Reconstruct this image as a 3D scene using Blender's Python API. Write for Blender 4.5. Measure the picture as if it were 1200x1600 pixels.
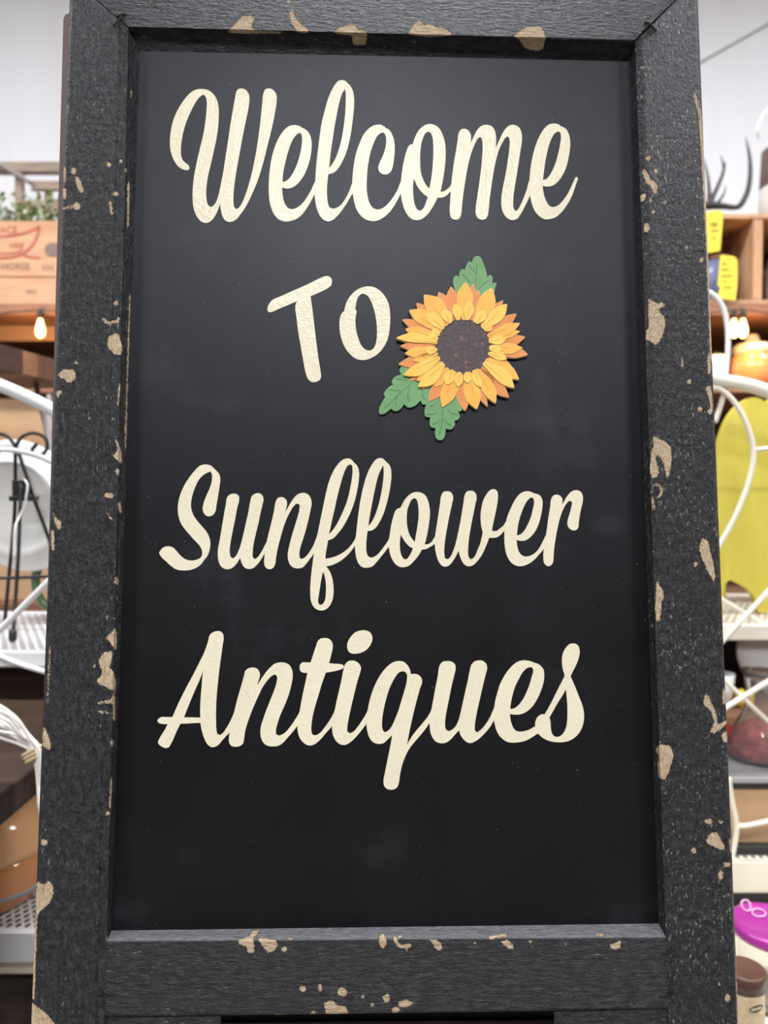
import bpy, bmesh, math, random
import numpy as np
from mathutils import Vector, Matrix
from mathutils.geometry import delaunay_2d_cdt

random.seed(7)
for o in list(bpy.data.objects):
    bpy.data.objects.remove(o)
scene = bpy.context.scene
COL = scene.collection

# ------------------------------------------------------------------ camera
F_PX, CX, CY = 1150.0, 600.0, 800.0
PITCH = math.radians(1.5)
CAM_Z = 0.90
CAM = Vector((0, 0, CAM_Z))
RT = Vector((1, 0, 0))
UP = Vector((0, math.sin(PITCH), math.cos(PITCH)))
FW = Vector((0, math.cos(PITCH), -math.sin(PITCH)))
cd = bpy.data.cameras.new('camera')
cam = bpy.data.objects.new('camera', cd)
COL.objects.link(cam)
cam.location = CAM
cam.rotation_euler = (math.pi / 2 - PITCH, 0, 0)
cd.sensor_fit = 'VERTICAL'
cd.sensor_height = 36.0
cd.sensor_width = 27.0
cd.lens = F_PX / 1600 * 36.0
cd.clip_start = 0.02
cd.dof.use_dof = True
cd.dof.focus_distance = 0.66
cd.dof.aperture_fstop = 4.6
scene.camera = cam

# ------------------------------------------------------------------ light
world = bpy.data.worlds.new('store_air')
world.use_nodes = True
world.node_tree.nodes['Background'].inputs[0].default_value = (0.9, 0.93, 1.0, 1)
world.node_tree.nodes['Background'].inputs[1].default_value = 0.05
scene.world = world
ROOM = dict(x0=-3.6, x1=3.6, y0=-5.0, y1=2.62, h=2.95)


def area(name, loc, sx, sy, power, col):
    l = bpy.data.lights.new(name, 'AREA')
    l.shape = 'RECTANGLE'
    l.size, l.size_y, l.energy, l.color = sx, sy, power, col
    o = bpy.data.objects.new(name, l)
    o.location = loc
    COL.objects.link(o)
    return o


COOL = (0.92, 0.95, 1.0)
# strip fittings: two rows over the aisle; added upward fill lights brighten the ceiling
for lx in (-2.4, 0.07, 2.4):
    for ly, pw, pup in ((-1.65, 94, 9), (0.95, 54, 13)):
        area('ceiling_light', (lx, ly, ROOM['h'] - 0.10), 1.15, 0.36, pw, COOL)
        u = area('added_uplight', (lx, ly, ROOM['h'] - 0.09), 1.15, 0.36, pup, COOL)
        u.rotation_euler = (math.pi, 0, 0)

scene.view_settings.view_transform = 'Standard'
scene.view_settings.look = 'None'
scene.view_settings.gamma = 1.0
scene.view_settings.use_curve_mapping = False
scene.view_settings.exposure = 0.0

# ------------------------------------------------------------------ helpers


def ray(px, py):
    return FW + RT * ((px - CX) / F_PX) + UP * (-(py - CY) / F_PX)


def P(px, py, y):
    """world point seen at pixel (px, py) at world depth y"""
    d = ray(px, py)
    return CAM + d * (y / d.y)


def zat(py, y):
    return P(600, py, y).z


def xat(px, y):
    return P(px, 800, y).x


def project(pts):
    a = np.asarray(pts, float) - np.array(CAM)
    x = a @ np.array(RT)
    yv = a @ np.array(UP)
    z = a @ np.array(FW)
    return CX + F_PX * x / z, CY - F_PX * yv / z


def thing(name, label, cat, loc=(0, 0, 0), group=None):
    o = bpy.data.objects.new(name, None)
    o.empty_display_size = 0.05
    COL.objects.link(o)
    o.location = loc
    o['label'] = label
    o['category'] = cat
    if group:
        o['group'] = group
    return o


def tag(o, label, cat, group=None):
    o['label'] = label
    o['category'] = cat
    if group:
        o['group'] = group
    return o


def mesh_obj(name, verts, faces, mat, parent=None, smooth=False, base=None, local=False):
    """verts in world space unless local; the origin goes to the parent's origin or to base"""
    me = bpy.data.meshes.new(name)
    off = Vector((0, 0, 0))
    if not local:
        if parent is not None:
            p = parent
            while p is not None:
                off = off + p.location
                p = p.parent
        elif base is not None:
            off = Vector(base)
    me.from_pydata([tuple(Vector(v) - off) for v in verts], [], faces)
    bm = bmesh.new()
    bm.from_mesh(me)
    bmesh.ops.recalc_face_normals(bm, faces=bm.faces)
    bm.to_mesh(me)
    bm.free()
    if smooth:
        for p in me.polygons:
            p.use_smooth = True
    if mat:
        me.materials.append(mat)
    o = bpy.data.objects.new(name, me)
    COL.objects.link(o)
    if parent is not None:
        o.parent = parent
    elif base is not None and not local:
        o.location = base
    return o


def structure(o):
    o['kind'] = 'structure'
    return o


class Geo:
    """collects several closed shapes of ONE part"""

    def __init__(self):
        self.v, self.f = [], []

    def add(self, v, f):
        n = len(self.v)
        self.v += [Vector(p) for p in v]
        self.f += [tuple(i + n for i in q) for q in f]
        return self

    def box(self, x0, x1, y0, y1, z0, z1):
        v = [(x, y, z) for x in (x0, x1) for y in (y0, y1) for z in (z0, z1)]
        f = [(0, 1, 3, 2), (4, 6, 7, 5), (0, 4, 5, 1), (2, 3, 7, 6), (0, 2, 6, 4), (1, 5, 7, 3)]
        return self.add(v, f)

    def bbox(self, x0, x1, y0, y1, z0, z1, b=0.003):
        """box with chamfered edges"""
        bm = bmesh.new()
        vs = [bm.verts.new((x, y, z)) for x in (x0, x1) for y in (y0, y1) for z in (z0, z1)]
        for q in [(0, 1, 3, 2), (4, 6, 7, 5), (0, 4, 5, 1), (2, 3, 7, 6), (0, 2, 6, 4), (1, 5, 7, 3)]:
            bm.faces.new([vs[i] for i in q])
        bmesh.ops.recalc_face_normals(bm, faces=bm.faces)
        bmesh.ops.bevel(bm, geom=list(bm.edges), offset=b, segments=1, affect='EDGES')
        bm.verts.index_update()
        self.add([v.co.copy() for v in bm.verts], [tuple(v.index for v in fc.verts) for fc in bm.faces])
        bm.free()
        return self

    def tube(self, pts, r, seg=10, closed=False, smooth_n=6):
        pts = [Vector(p) for p in pts]
        rs = list(r) if isinstance(r, (list, tuple)) else [r] * len(pts)
        if smooth_n > 1 and len(pts) > 2:
            pts, rs = crspline(pts, rs, smooth_n, closed)
        n = len(pts)
        tang = []
        for i in range(n):
            a = pts[(i - 1) % n] if (closed or i > 0) else pts[i]
            b = pts[(i + 1) % n] if (closed or i < n - 1) else pts[i]
            tang.append((b - a).normalized())
        nrm = tang[0].orthogonal().normalized()
        v, f = [], []
        for i in range(n):
            nrm = (nrm - tang[i] * nrm.dot(tang[i])).normalized()
            bn = tang[i].cross(nrm)
            for k in range(seg):
                a = 2 * math.pi * k / seg
                v.append(pts[i] + (nrm * math.cos(a) + bn * math.sin(a)) * rs[i])
        m = n if closed else n - 1
        for i in range(m):
            j = (i + 1) % n
            for k in range(seg):
                k2 = (k + 1) % seg
                f.append((i * seg + k, i * seg + k2, j * seg + k2, j * seg + k))
        if not closed:
            f.append(tuple(range(seg)))
            f.append(tuple((n - 1) * seg + k for k in range(seg)))
        return self.add(v, f)

    def lathe(self, profile, centre, seg=40, axis=None):
        """profile: (radius, height); a closed or open line turned about +z through centre"""
        c = Vector(centre)
        rot = Matrix.Identity(3)
        if axis is not None:
            rot = Vector((0, 0, 1)).rotation_difference(Vector(axis)).to_matrix()
        v, f = [], []
        for (r, h) in profile:
            r = max(r, 1e-5)
            for k in range(seg):
                a = 2 * math.pi * k / seg
                v.append(c + rot @ Vector((r * math.cos(a), r * math.sin(a), h)))
        for i in range(len(profile) - 1):
            for k in range(seg):
                k2 = (k + 1) % seg
                f.append((i * seg + k, i * seg + k2, (i + 1) * seg + k2, (i + 1) * seg + k))
        f.append(tuple(range(seg)))
        f.append(tuple((len(profile) - 1) * seg + k for k in range(seg)))
        return self.add(v, f)

    def prism(self, outline, to3, t0, t1, holes=()):
        """outline and holes: 2D rings; to3(x, y, t) -> point"""
        tv, tf, rings = tess([outline] + list(holes))
        n = len(tv)
        v = [to3(x, y, t1) for x, y in tv] + [to3(x, y, t0) for x, y in tv]
        f = [tuple(q) for q in tf] + [tuple(n + i for i in reversed(q)) for q in tf]
        for ring in rings:
            for a, b in ring:
                f.append((a, b, n + b, n + a))
        return self.add(v, f)

    def obj(self, name, mat, parent=None, smooth=False, base=None, local=False):
        return mesh_obj(name, self.v, self.f, mat, parent, smooth, base, local)


def crspline(pts, rs, n, closed):
    out, ro = [], []
    m = len(pts)
    rng = m if closed else m - 1
    for i in range(rng):
        if closed:
            p0, p1, p2, p3 = (pts[(i + k) % m] for k in (-1, 0, 1, 2))
        else:
            p0, p1, p2, p3 = pts[max(i - 1, 0)], pts[i], pts[i + 1], pts[min(i + 2, m - 1)]
        for k in range(n):
            t = k / n
            out.append(0.5 * ((2 * p1) + (p2 - p0) * t + (2 * p0 - 5 * p1 + 4 * p2 - p3) * t * t + (3 * p1 - p0 - 3 * p2 + p3) * t ** 3))
            ro.append(rs[i] * (1 - t) + rs[(i + 1) % m] * t)
    if not closed:
        out.append(pts[-1])
        ro.append(rs[-1])
    return out, ro


def tess(rings):
    """triangulate rings (first outer, rest holes) -> verts, tris, boundary edges per ring"""
    pts, edges, ringe = [], [], []
    for r in rings:
        s = len(pts)
        pts += [Vector((x, y)) for x, y in r]
        e = [(s + i, s + (i + 1) % len(r)) for i in range(len(r))]
        edges += e
        ringe.append(e)
    vo, eo, fo, ov, oe, of = delaunay_2d_cdt(pts, edges, [], 1, 1e-7)
    mp = {}
    for i, src in enumerate(ov):
        for s in src:
            mp[s] = i
    tris = []
    for f in fo:
        f = list(f)
        for k in range(1, len(f) - 1):
            tris.append((f[0], f[k], f[k + 1]))
    if len(rings) > 1:
        va = np.array([(p.x, p.y) for p in vo])
        cen = va[np.array(tris)].mean(axis=1)
        keep = np.ones(len(tris), bool)
        for r in rings[1:]:
            ins = np.zeros(len(tris), bool)
            for i in range(len(r)):
                (ax, ay), (bx, by) = r[i], r[(i + 1) % len(r)]
                cond = (ay > cen[:, 1]) != (by > cen[:, 1])
                ins ^= cond & (cen[:, 0] < (bx - ax) * (cen[:, 1] - ay) / ((by - ay) if by != ay else 1e-12) + ax)
            keep &= ~ins
        tris = [t for t, k in zip(tris, keep) if k]
    rr = [[(mp[a], mp[b]) for a, b in e if mp[a] != mp[b]] for e in ringe]
    return [(p.x, p.y) for p in vo], tris, rr


def ring_from(text, ox, oy, s, n=5):
    """'x,y x,yc ...' in enlarged-photo units; c marks a corner; returns a smooth closed 2D ring"""
    raw = []
    for tok in text.split():
        c = tok.endswith('c')
        x, y = tok.rstrip('c').split(',')
        raw.append((ox + float(x) / s, oy + float(y) / s, c))
    m = len(raw)
    out = []
    for i in range(m):
        p1, p2 = np.array(raw[i][:2]), np.array(raw[(i + 1) % m][:2])
        p0, p3 = np.array(raw[i - 1][:2]), np.array(raw[(i + 2) % m][:2])
        d1, d0, d2 = np.linalg.norm(p2 - p1), np.linalg.norm(p1 - p0), np.linalg.norm(p3 - p2)
        d1, d0, d2 = max(d1, 1e-6), max(d0, 1e-6), max(d2, 1e-6)
        if raw[i][2]:
            m1 = p2 - p1
        else:
            m1 = ((p1 - p0) / d0 - (p2 - p0) / (d0 + d1) + (p2 - p1) / d1) * d1
        if raw[(i + 1) % m][2]:
            m2 = p2 - p1
        else:
            m2 = ((p2 - p1) / d1 - (p3 - p1) / (d1 + d2) + (p3 - p2) / d2) * d1
        for k in range(n):
            t = k / n
            h = (2 * t ** 3 - 3 * t * t + 1) * p1 + (t ** 3 - 2 * t * t + t) * m1 + (-2 * t ** 3 + 3 * t * t) * p2 + (t ** 3 - t * t) * m2
            out.append((float(h[0]), float(h[1])))
    return out


# ------------------------------------------------------------------ materials
def new_mat(name):
    m = bpy.data.materials.new(name)
    m.use_nodes = True
    nt = m.node_tree
    return m, nt, nt.nodes['Principled BSDF']


def link(nt, a, b):
    nt.links.new(a, b)


def node(nt, typ, **kw):
    n = nt.nodes.new(typ)
    for k, v in kw.items():
        if k.startswith('i_'):
            n.inputs[k[2:].replace('_', ' ')].default_value = v
        else:
            setattr(n, k, v)
    return n


def coords(nt, scale=(1, 1, 1)):
    tc = node(nt, 'ShaderNodeTexCoord')
    mp = node(nt, 'ShaderNodeMapping')
    mp.inputs['Scale'].default_value = scale
    link(nt, tc.outputs['Object'], mp.inputs['Vector'])
    return mp.outputs['Vector']


def ramp(nt, fac, stops):
    r = node(nt, 'ShaderNodeValToRGB')
    el = r.color_ramp.elements
    while len(el) < len(stops):
        el.new(0.5)
    for e, (p, c) in zip(el, stops):
        e.position = p
        e.color = (c[0], c[1], c[2], 1)
    link(nt, fac, r.inputs['Fac'])
    return r.outputs['Color']


def mix(nt, fac, a, b):
    m = node(nt, 'ShaderNodeMix', data_type='RGBA')
    for sock, val in ((m.inputs['Factor'], fac), (m.inputs[6], a), (m.inputs[7], b)):
        if hasattr(val, 'is_linked'):
            link(nt, val, sock)
        elif isinstance(val, (int, float)):
            sock.default_value = val
        else:
            sock.default_value = (val[0], val[1], val[2], 1)
    return m.outputs[2]


def math_n(nt, op, a, b=None, clamp=False):
    m = node(nt, 'ShaderNodeMath', operation=op)
    m.use_clamp = clamp
    for i, v in enumerate((a, b)):
        if v is None:
            continue
        if hasattr(v, 'is_linked'):
            link(nt, v, m.inputs[i])
        else:
            m.inputs[i].default_value = v
    return m.outputs[0]


def noise(nt, vec, scale, detail=3, rough=0.55):
    n = node(nt, 'ShaderNodeTexNoise')
    n.inputs['Scale'].default_value = scale
    n.inputs['Detail'].default_value = detail
    n.inputs['Roughness'].default_value = rough
    link(nt, vec, n.inputs['Vector'])
    return n.outputs['Fac']


def bump(nt, bsdf, height, strength, dist):
    b = node(nt, 'ShaderNodeBump')
    b.inputs['Strength'].default_value = strength
    b.inputs['Distance'].default_value = dist
    link(nt, height, b.inputs['Height'])
    link(nt, b.outputs['Normal'], bsdf.inputs['Normal'])
    return b


def simple(name, col, rough=0.5, metal=0.0, var=0.08, scale=30.0, stretch=(1, 1, 1), bumps=0.0, spec=0.5, coat=0.0):
    m, nt, b = new_mat(name)
    v = coords(nt, stretch)
    n = noise(nt, v, scale, 4)
    lo = [c * (1 - var) for c in col]
    hi = [min(1, c * (1 + var)) for c in col]
    link(nt, ramp(nt, n, [(0.3, lo), (0.7, hi)]), b.inputs['Base Color'])
    b.inputs['Roughness'].default_value = rough
    b.inputs['Metallic'].default_value = metal
    b.inputs['Specular IOR Level'].default_value = spec
    b.inputs['Coat Weight'].default_value = coat
    if bumps > 0:
        bump(nt, b, n, bumps, 0.002)
    return m


def wood(name, dark, light, stretch=(4, 40, 40), rough=0.55, bumps=0.25):
    m, nt, b = new_mat(name)
    v = coords(nt, stretch)
    n = noise(nt, v, 1.0, 5, 0.6)
    n2 = noise(nt, v, 5.0, 3, 0.6)
    s = math_n(nt, 'ADD', math_n(nt, 'MULTIPLY', n, 0.7), math_n(nt, 'MULTIPLY', n2, 0.3))
    link(nt, ramp(nt, s, [(0.35, dark), (0.65, light)]), b.inputs['Base Color'])
    b.inputs['Roughness'].default_value = rough
    bump(nt, b, s, bumps, 0.001)
    return m


def glass(name, col, rough=0.03, ior=1.45, trans=1.0):
    m, nt, b = new_mat(name)
    v = coords(nt)
    n = noise(nt, v, 25.0, 2)
    link(nt, ramp(nt, n, [(0.2, [c * 0.94 for c in col]), (0.8, col)]), b.inputs['Base Color'])
    b.inputs['Roughness'].default_value = rough
    b.inputs['IOR'].default_value = ior
    b.inputs['Transmission Weight'].default_value = trans
    return m


def painted_frame(name, stretch, flecks, seed):
    """rough sawn wood under black paint; attribute chip (distance in mm-like units) bares the wood"""
    m, nt, b = new_mat(name)
    tc = node(nt, 'ShaderNodeTexCoord')
    mp = node(nt, 'ShaderNodeMapping')
    mp.inputs['Scale'].default_value = stretch
    mp.inputs['Location'].default_value = (seed, seed * 1.7, 0)
    link(nt, tc.outputs['Object'], mp.inputs['Vector'])
    g = mp.outputs['Vector']
    o = tc.outputs['Object']
    ridge = noise(nt, g, 1.0, 4, 0.65)
    fine = noise(nt, g, 3.1, 3, 0.6)
    saw = noise(nt, o, 150.0, 5, 0.65)
    h = math_n(nt, 'ADD', math_n(nt, 'MULTIPLY', ridge, 0.55), math_n(nt, 'ADD', math_n(nt, 'MULTIPLY', fine, 0.3), math_n(nt, 'MULTIPLY', saw, 0.35)))
    # paint: black, paler where it has been rubbed off the ridges
    rub = noise(nt, o, 14.0, 3, 0.6)
    paint = ramp(nt, h, [(0.44, (0.011, 0.011, 0.012)), (0.60, (0.028, 0.028, 0.030)), (0.76, (0.070, 0.069, 0.070))])
    fl = noise(nt, g, 1.25, 5, 0.68)
    flm = math_n(nt, 'ADD', fl, math_n(nt, 'MULTIPLY', math_n(nt, 'SUBTRACT', rub, 0.5), 0.25))
    mr = node(nt, 'ShaderNodeMapRange')
    mr.inputs['From Min'].default_value = 0.69 - flecks
    mr.inputs['From Max'].default_value = 0.735 - flecks
    link(nt, flm, mr.inputs['Value'])
    paint = mix(nt, math_n(nt, 'MULTIPLY', mr.outputs['Result'], 0.85), paint, (0.30, 0.275, 0.24))
    # bare wood
    wv = noise(nt, g, 1.6, 4, 0.6)
    bare = ramp(nt, math_n(nt, 'ADD', math_n(nt, 'MULTIPLY', wv, 0.75), math_n(nt, 'MULTIPLY', saw, 0.25)),
                [(0.3, (0.36, 0.25, 0.15)), (0.5, (0.56, 0.42, 0.27)), (0.72, (0.72, 0.57, 0.41))])
    ledge_at = node(nt, 'ShaderNodeAttribute', attribute_name='dust')
    paint = mix(nt, math_n(nt, 'MULTIPLY', ledge_at.outputs['Fac'], math_n(nt, 'ADD', 0.25, math_n(nt, 'MULTIPLY', saw, 0.9)), True), paint, (0.24, 0.24, 0.25))  # bevel highlight painted into the ledge colour as pale grey
    at = node(nt, 'ShaderNodeAttribute', attribute_name='chip')
    wob = noise(nt, o, 480.0, 5, 0.7)
    d = math_n(nt, 'ADD', at.outputs['Fac'], math_n(nt, 'MULTIPLY', math_n(nt, 'SUBTRACT', wob, 0.5), 8.0))
    mk = node(nt, 'ShaderNodeMapRange')
    mk.inputs['From Min'].default_value = 0.5
    mk.inputs['From Max'].default_value = -0.5
    link(nt, d, mk.inputs['Value'])
    link(nt, mix(nt, mk.outputs['Result'], paint, bare), b.inputs['Base Color'])
    rg = node(nt, 'ShaderNodeMapRange')
    rg.inputs['To Min'].default_value = 0.36
    rg.inputs['To Max'].default_value = 0.85
    link(nt, mk.outputs['Result'], rg.inputs['Value'])
    link(nt, rg.outputs['Result'], b.inputs['Roughness'])
    b.inputs['Specular IOR Level'].default_value = 0.25
    hh = math_n(nt, 'SUBTRACT', h, math_n(nt, 'MULTIPLY', mk.outputs['Result'], 0.25))
    bump(nt, b, hh, 1.0, 0.006)
    return m


M = {}
M['wall'] = simple('white_wall_paint', (0.80, 0.79, 0.80), 0.7, var=0.03, scale=1.2, stretch=(7, 1, 0.6), bumps=0.05)
M['clutter'] = simple('brown_shop_shelving', (0.075, 0.065, 0.06), 0.7, var=0.5, scale=2.2)
M['floor'] = simple('grey_concrete', (0.14, 0.122, 0.11), 0.5, var=0.15, scale=3)
M['ceiling'] = simple('white_ceiling_tile', (0.82, 0.82, 0.82), 0.8, var=0.02, scale=20)
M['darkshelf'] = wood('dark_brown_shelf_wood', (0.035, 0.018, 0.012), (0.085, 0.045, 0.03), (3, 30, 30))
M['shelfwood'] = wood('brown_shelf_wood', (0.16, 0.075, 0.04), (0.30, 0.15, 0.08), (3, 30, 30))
M['cubby'] = wood('orange_brown_crate_wood', (0.38, 0.19, 0.09), (0.62, 0.36, 0.19), (30, 30, 4))
M['espresso'] = wood('espresso_table_wood', (0.022, 0.013, 0.011), (0.06, 0.038, 0.032), (6, 40, 40), rough=0.35)
M['whitemetal'] = simple('white_enamel_metal', (0.72, 0.70, 0.69), 0.35, var=0.04, scale=12)
M['creammetal'] = simple('cream_enamel_metal', (0.80, 0.73, 0.60), 0.38, var=0.05, scale=12)
M['iron'] = simple('black_wrought_iron', (0.012, 0.012, 0.013), 0.42, metal=0.4, var=0.3, scale=80, bumps=0.15)
M['milk'] = simple('white_milk_glass', (0.80, 0.78, 0.74), 0.18, var=0.02, scale=10, coat=0.3)
M['cordwhite'] = simple('white_cord_plastic', (0.80, 0.76, 0.68), 0.45, var=0.05, scale=60)
M['rubber'] = simple('tan_rubber_band', (0.66, 0.48, 0.28), 0.55, var=0.08, scale=60)
M['carton'] = simple('tan_cardboard', (0.50, 0.31, 0.17), 0.8, var=0.1, scale=14, bumps=0.05)
M['crateboard'] = wood('weathered_box_board', (0.50, 0.26, 0.14), (0.66, 0.39, 0.23), (4, 22, 22), rough=0.75)
M['weathered'] = wood('weathered_grey_brown_wood', (0.24, 0.17, 0.125), (0.44, 0.34, 0.26), (5, 25, 25), rough=0.8)
M['redink'] = simple('faded_red_ink', (0.46, 0.10, 0.07), 0.8, var=0.2, scale=40)
M['greyink'] = simple('faded_grey_ink', (0.25, 0.17, 0.12), 0.8, var=0.25, scale=60)
M['stainink'] = simple('grey_stamp_ink', (0.22, 0.15, 0.13), 0.8, var=0.1, scale=60)
M['green'] = simple('green_ceramic_glaze', (0.07, 0.13, 0.055), 0.12, var=0.25, scale=20, coat=0.4)
M['yellow'] = None
M['tagyellow'] = simple('yellow_card', (0.80, 0.62, 0.05), 0.7, var=0.03, scale=20)
M['ink'] = simple('black_pen_ink', (0.02, 0.015, 0.01), 0.6, var=0.1, scale=20)
M['antler'] = simple('black_brown_antler', (0.022, 0.018, 0.014), 0.5, var=0.4, scale=30, bumps=0.3)
M['fringe'] = simple('cream_fringe_cloth', (0.72, 0.68, 0.62), 0.9, var=0.12, scale=8, stretch=(14, 14, 1), bumps=0.4)
M['brownfelt'] = simple('brown_suede', (0.16, 0.10, 0.085), 0.9, var=0.15, scale=60)
M['blue'] = simple('slate_blue_enamel', (0.19, 0.22, 0.36), 0.25, var=0.1, scale=20)
M['black'] = simple('black_plastic', (0.012, 0.012, 0.012), 0.35, var=0.2, scale=30)
M['railwhite'] = simple('white_label_strip', (0.80, 0.80, 0.82), 0.5, var=0.08, scale=50)
M['amber'] = glass('amber_glass', (1.0, 0.56, 0.27), 0.06, 1.45, 0.05)
M['honey'] = glass('dark_amber_glass', (0.85, 0.37, 0.14), 0.06, 1.45, 0.15)
M['clear'] = glass('clear_glass', (0.93, 0.93, 0.90), 0.02, 1.45, 1.0)
M['vaseglass'] = glass('rippled_clear_glass', (0.95, 0.93, 0.91), 0.05, 1.3, 0.94)
M['creamplastic'] = simple('cream_plastic', (0.80, 0.70, 0.52), 0.4, var=0.03, scale=20)
M['purple'] = simple('magenta_plastic', (0.36, 0.028, 0.26), 0.28, var=0.06, scale=20, coat=0.3)
M['pinkline'] = simple('pale_pink_plastic', (0.80, 0.42, 0.66), 0.35, var=0.04, scale=20)
M['brownlid'] = simple('brown_plastic_lid', (0.10, 0.045, 0.03), 0.4, var=0.08, scale=60)
M['spice'] = simple('beige_seasoning_powder', (0.66, 0.50, 0.30), 0.6, var=0.12, scale=120)
M['badge'] = simple('dark_label_print', (0.10, 0.08, 0.05), 0.6, var=0.2, scale=60)
M['potred'] = simple('dried_red_petals', (0.50, 0.10, 0.10), 0.7, var=0.6, scale=60, bumps=0.5)
M['redfruit'] = simple('glossy_red_skin', (0.55, 0.03, 0.025), 0.25, var=0.1, scale=10)
M['lemon'] = simple('yellow_skin', (0.80, 0.55, 0.03), 0.4, var=0.08, scale=40)
M['leafy'] = simple('plant_green', (0.16, 0.24, 0.06), 0.6, var=0.35, scale=25)
M['leafpale'] = simple('plant_pale_green', (0.62, 0.64, 0.42), 0.6, var=0.2, scale=25)
M['socket'] = simple('black_lamp_socket', (0.02, 0.018, 0.015), 0.5, var=0.2, scale=30)
M['peg'] = None

m, nt, b = new_mat('yellow_distressed_paint')
v = coords(nt, (18, 18, 3))
n = noise(nt, v, 1.0, 5, 0.6)
n2 = noise(nt, coords(nt), 40.0, 5, 0.7)
c = ramp(nt, n, [(0.3, (0.52, 0.42, 0.045)), (0.7, (0.66, 0.56, 0.085))])
c = mix(nt, math_n(nt, 'GREATER_THAN', n2, 0.69), c, (0.34, 0.27, 0.07))
link(nt, c, b.inputs['Base Color'])
b.inputs['Roughness'].default_value = 0.6
M['yellow'] = m

m, nt, b = new_mat('perforated_beige_strip')
vo = node(nt, 'ShaderNodeTexVoronoi')
vo.inputs['Scale'].default_value = 60.0
vo.inputs['Randomness'].default_value = 0.0
link(nt, coords(nt), vo.inputs['Vector'])
link(nt, mix(nt, math_n(nt, 'LESS_THAN', vo.outputs['Distance'], 0.3), (0.55, 0.38, 0.24), (0.16, 0.09, 0.05)), b.inputs['Base Color'])
M['peg'] = m

m, nt, b = new_mat('warm_filament_bulb')
b.inputs['Base Color'].default_value = (1, 0.75, 0.4, 1)
b.inputs['Emission Color'].default_value = (1.0, 0.55, 0.18, 1)
b.inputs['Emission Strength'].default_value = 6.0
M['bulb'] = m

# chalkboard panel
m, nt, b = new_mat('chalkboard_black')
tc = node(nt, 'ShaderNodeTexCoord')
o_ = tc.outputs['Object']
sm = noise(nt, coords(nt, (9, 3.2, 1)), 1.0, 5, 0.62)
sm2 = noise(nt, coords(nt, (4, 16, 1)), 1.0, 4, 0.6)
sp = noise(nt, o_, 520.0, 1, 0.4)
base = ramp(nt, math_n(nt, 'ADD', math_n(nt, 'MULTIPLY', sm, 0.6), math_n(nt, 'MULTIPLY', sm2, 0.4)),
            [(0.38, (0.0020, 0.0020, 0.0025)), (0.55, (0.0042, 0.0042, 0.0050)), (0.72, (0.022, 0.0225, 0.026))])
base = mix(nt, math_n(nt, 'MULTIPLY', math_n(nt, 'GREATER_THAN', sp, 0.80), 0.6), base, (0.25, 0.24, 0.22))
link(nt, base, b.inputs['Base Color'])
rr = node(nt, 'ShaderNodeMapRange')
rr.inputs['To Min'].default_value = 0.40
rr.inputs['To Max'].default_value = 0.50
link(nt, sm, rr.inputs['Value'])
link(nt, rr.outputs['Result'], b.inputs['Roughness'])
b.inputs['Specular IOR Level'].default_value = 0.33
b.inputs['Specular Tint'].default_value = (0.93, 0.94, 1.0, 1)
bump(nt, b, noise(nt, o_, 300.0, 3, 0.6), 0.06, 0.0005)
M['panel'] = m

# cream vinyl letters
m, nt, b = new_mat('cream_vinyl')
o_ = coords(nt)
n = noise(nt, o_, 18.0, 3)
link(nt, ramp(nt, n, [(0.3, (0.735, 0.668, 0.49)), (0.7, (0.775, 0.705, 0.525))]), b.inputs['Base Color'])
b.inputs['Roughness'].default_value = 0.13
b.inputs['Specular IOR Level'].default_value = 0.24
w1 = noise(nt, o_, 260.0, 3, 0.6)
w2 = noise(nt, coords(nt, (160, 40, 40)), 1.0, 2, 0.5)
bump(nt, b, math_n(nt, 'ADD', w1, math_n(nt, 'MULTIPLY', w2, 0.6)), 0.6, 0.0010)
M['vinyl'] = m


def petal_mat(name, c0, c1):
    m, nt, b = new_mat(name)
    o = coords(nt)
    n = noise(nt, o, 60.0, 4)
    link(nt, ramp(nt, n, [(0.3, c0), (0.7, c1)]), b.inputs['Base Color'])
    b.inputs['Roughness'].default_value = 0.55
    bump(nt, b, noise(nt, o, 700.0, 2), 0.15, 0.0005)
    return m


M['p_orange'] = petal_mat('orange_petal_paint', (0.64, 0.20, 0.045), (0.74, 0.27, 0.06))
M['p_amber'] = petal_mat('amber_petal_paint', (0.78, 0.37, 0.045), (0.84, 0.45, 0.065))
M['p_yellow'] = petal_mat('yellow_petal_paint', (0.84, 0.48, 0.06), (0.90, 0.57, 0.10))
M['p_edge'] = petal_mat('pale_cream_edge_paint', (0.80, 0.62, 0.28), (0.88, 0.72, 0.40))
M['p_vein'] = petal_mat('dark_amber_line_paint', (0.52, 0.25, 0.04), (0.60, 0.30, 0.05))
M['p_leaf'] = petal_mat('green_leaf_paint', (0.12, 0.27, 0.10), (0.155, 0.33, 0.13))
M['p_leafvein'] = petal_mat('dark_green_line_paint', (0.06, 0.13, 0.065), (0.075, 0.15, 0.08))
m, nt, b = new_mat('brown_seed_disc_paint')
o = coords(nt)
n = noise(nt, o, 260.0, 4, 0.7)
s2 = noise(nt, o, 190.0, 1, 0.4)
c = ramp(nt, n, [(0.35, (0.035, 0.022, 0.022)), (0.7, (0.10, 0.068, 0.068))])
c = mix(nt, math_n(nt, 'GREATER_THAN', s2, 0.70), c, (0.20, 0.085, 0.07))
link(nt, c, b.inputs['Base Color'])
b.inputs['Roughness'].default_value = 0.6
M['p_disc'] = m

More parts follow.
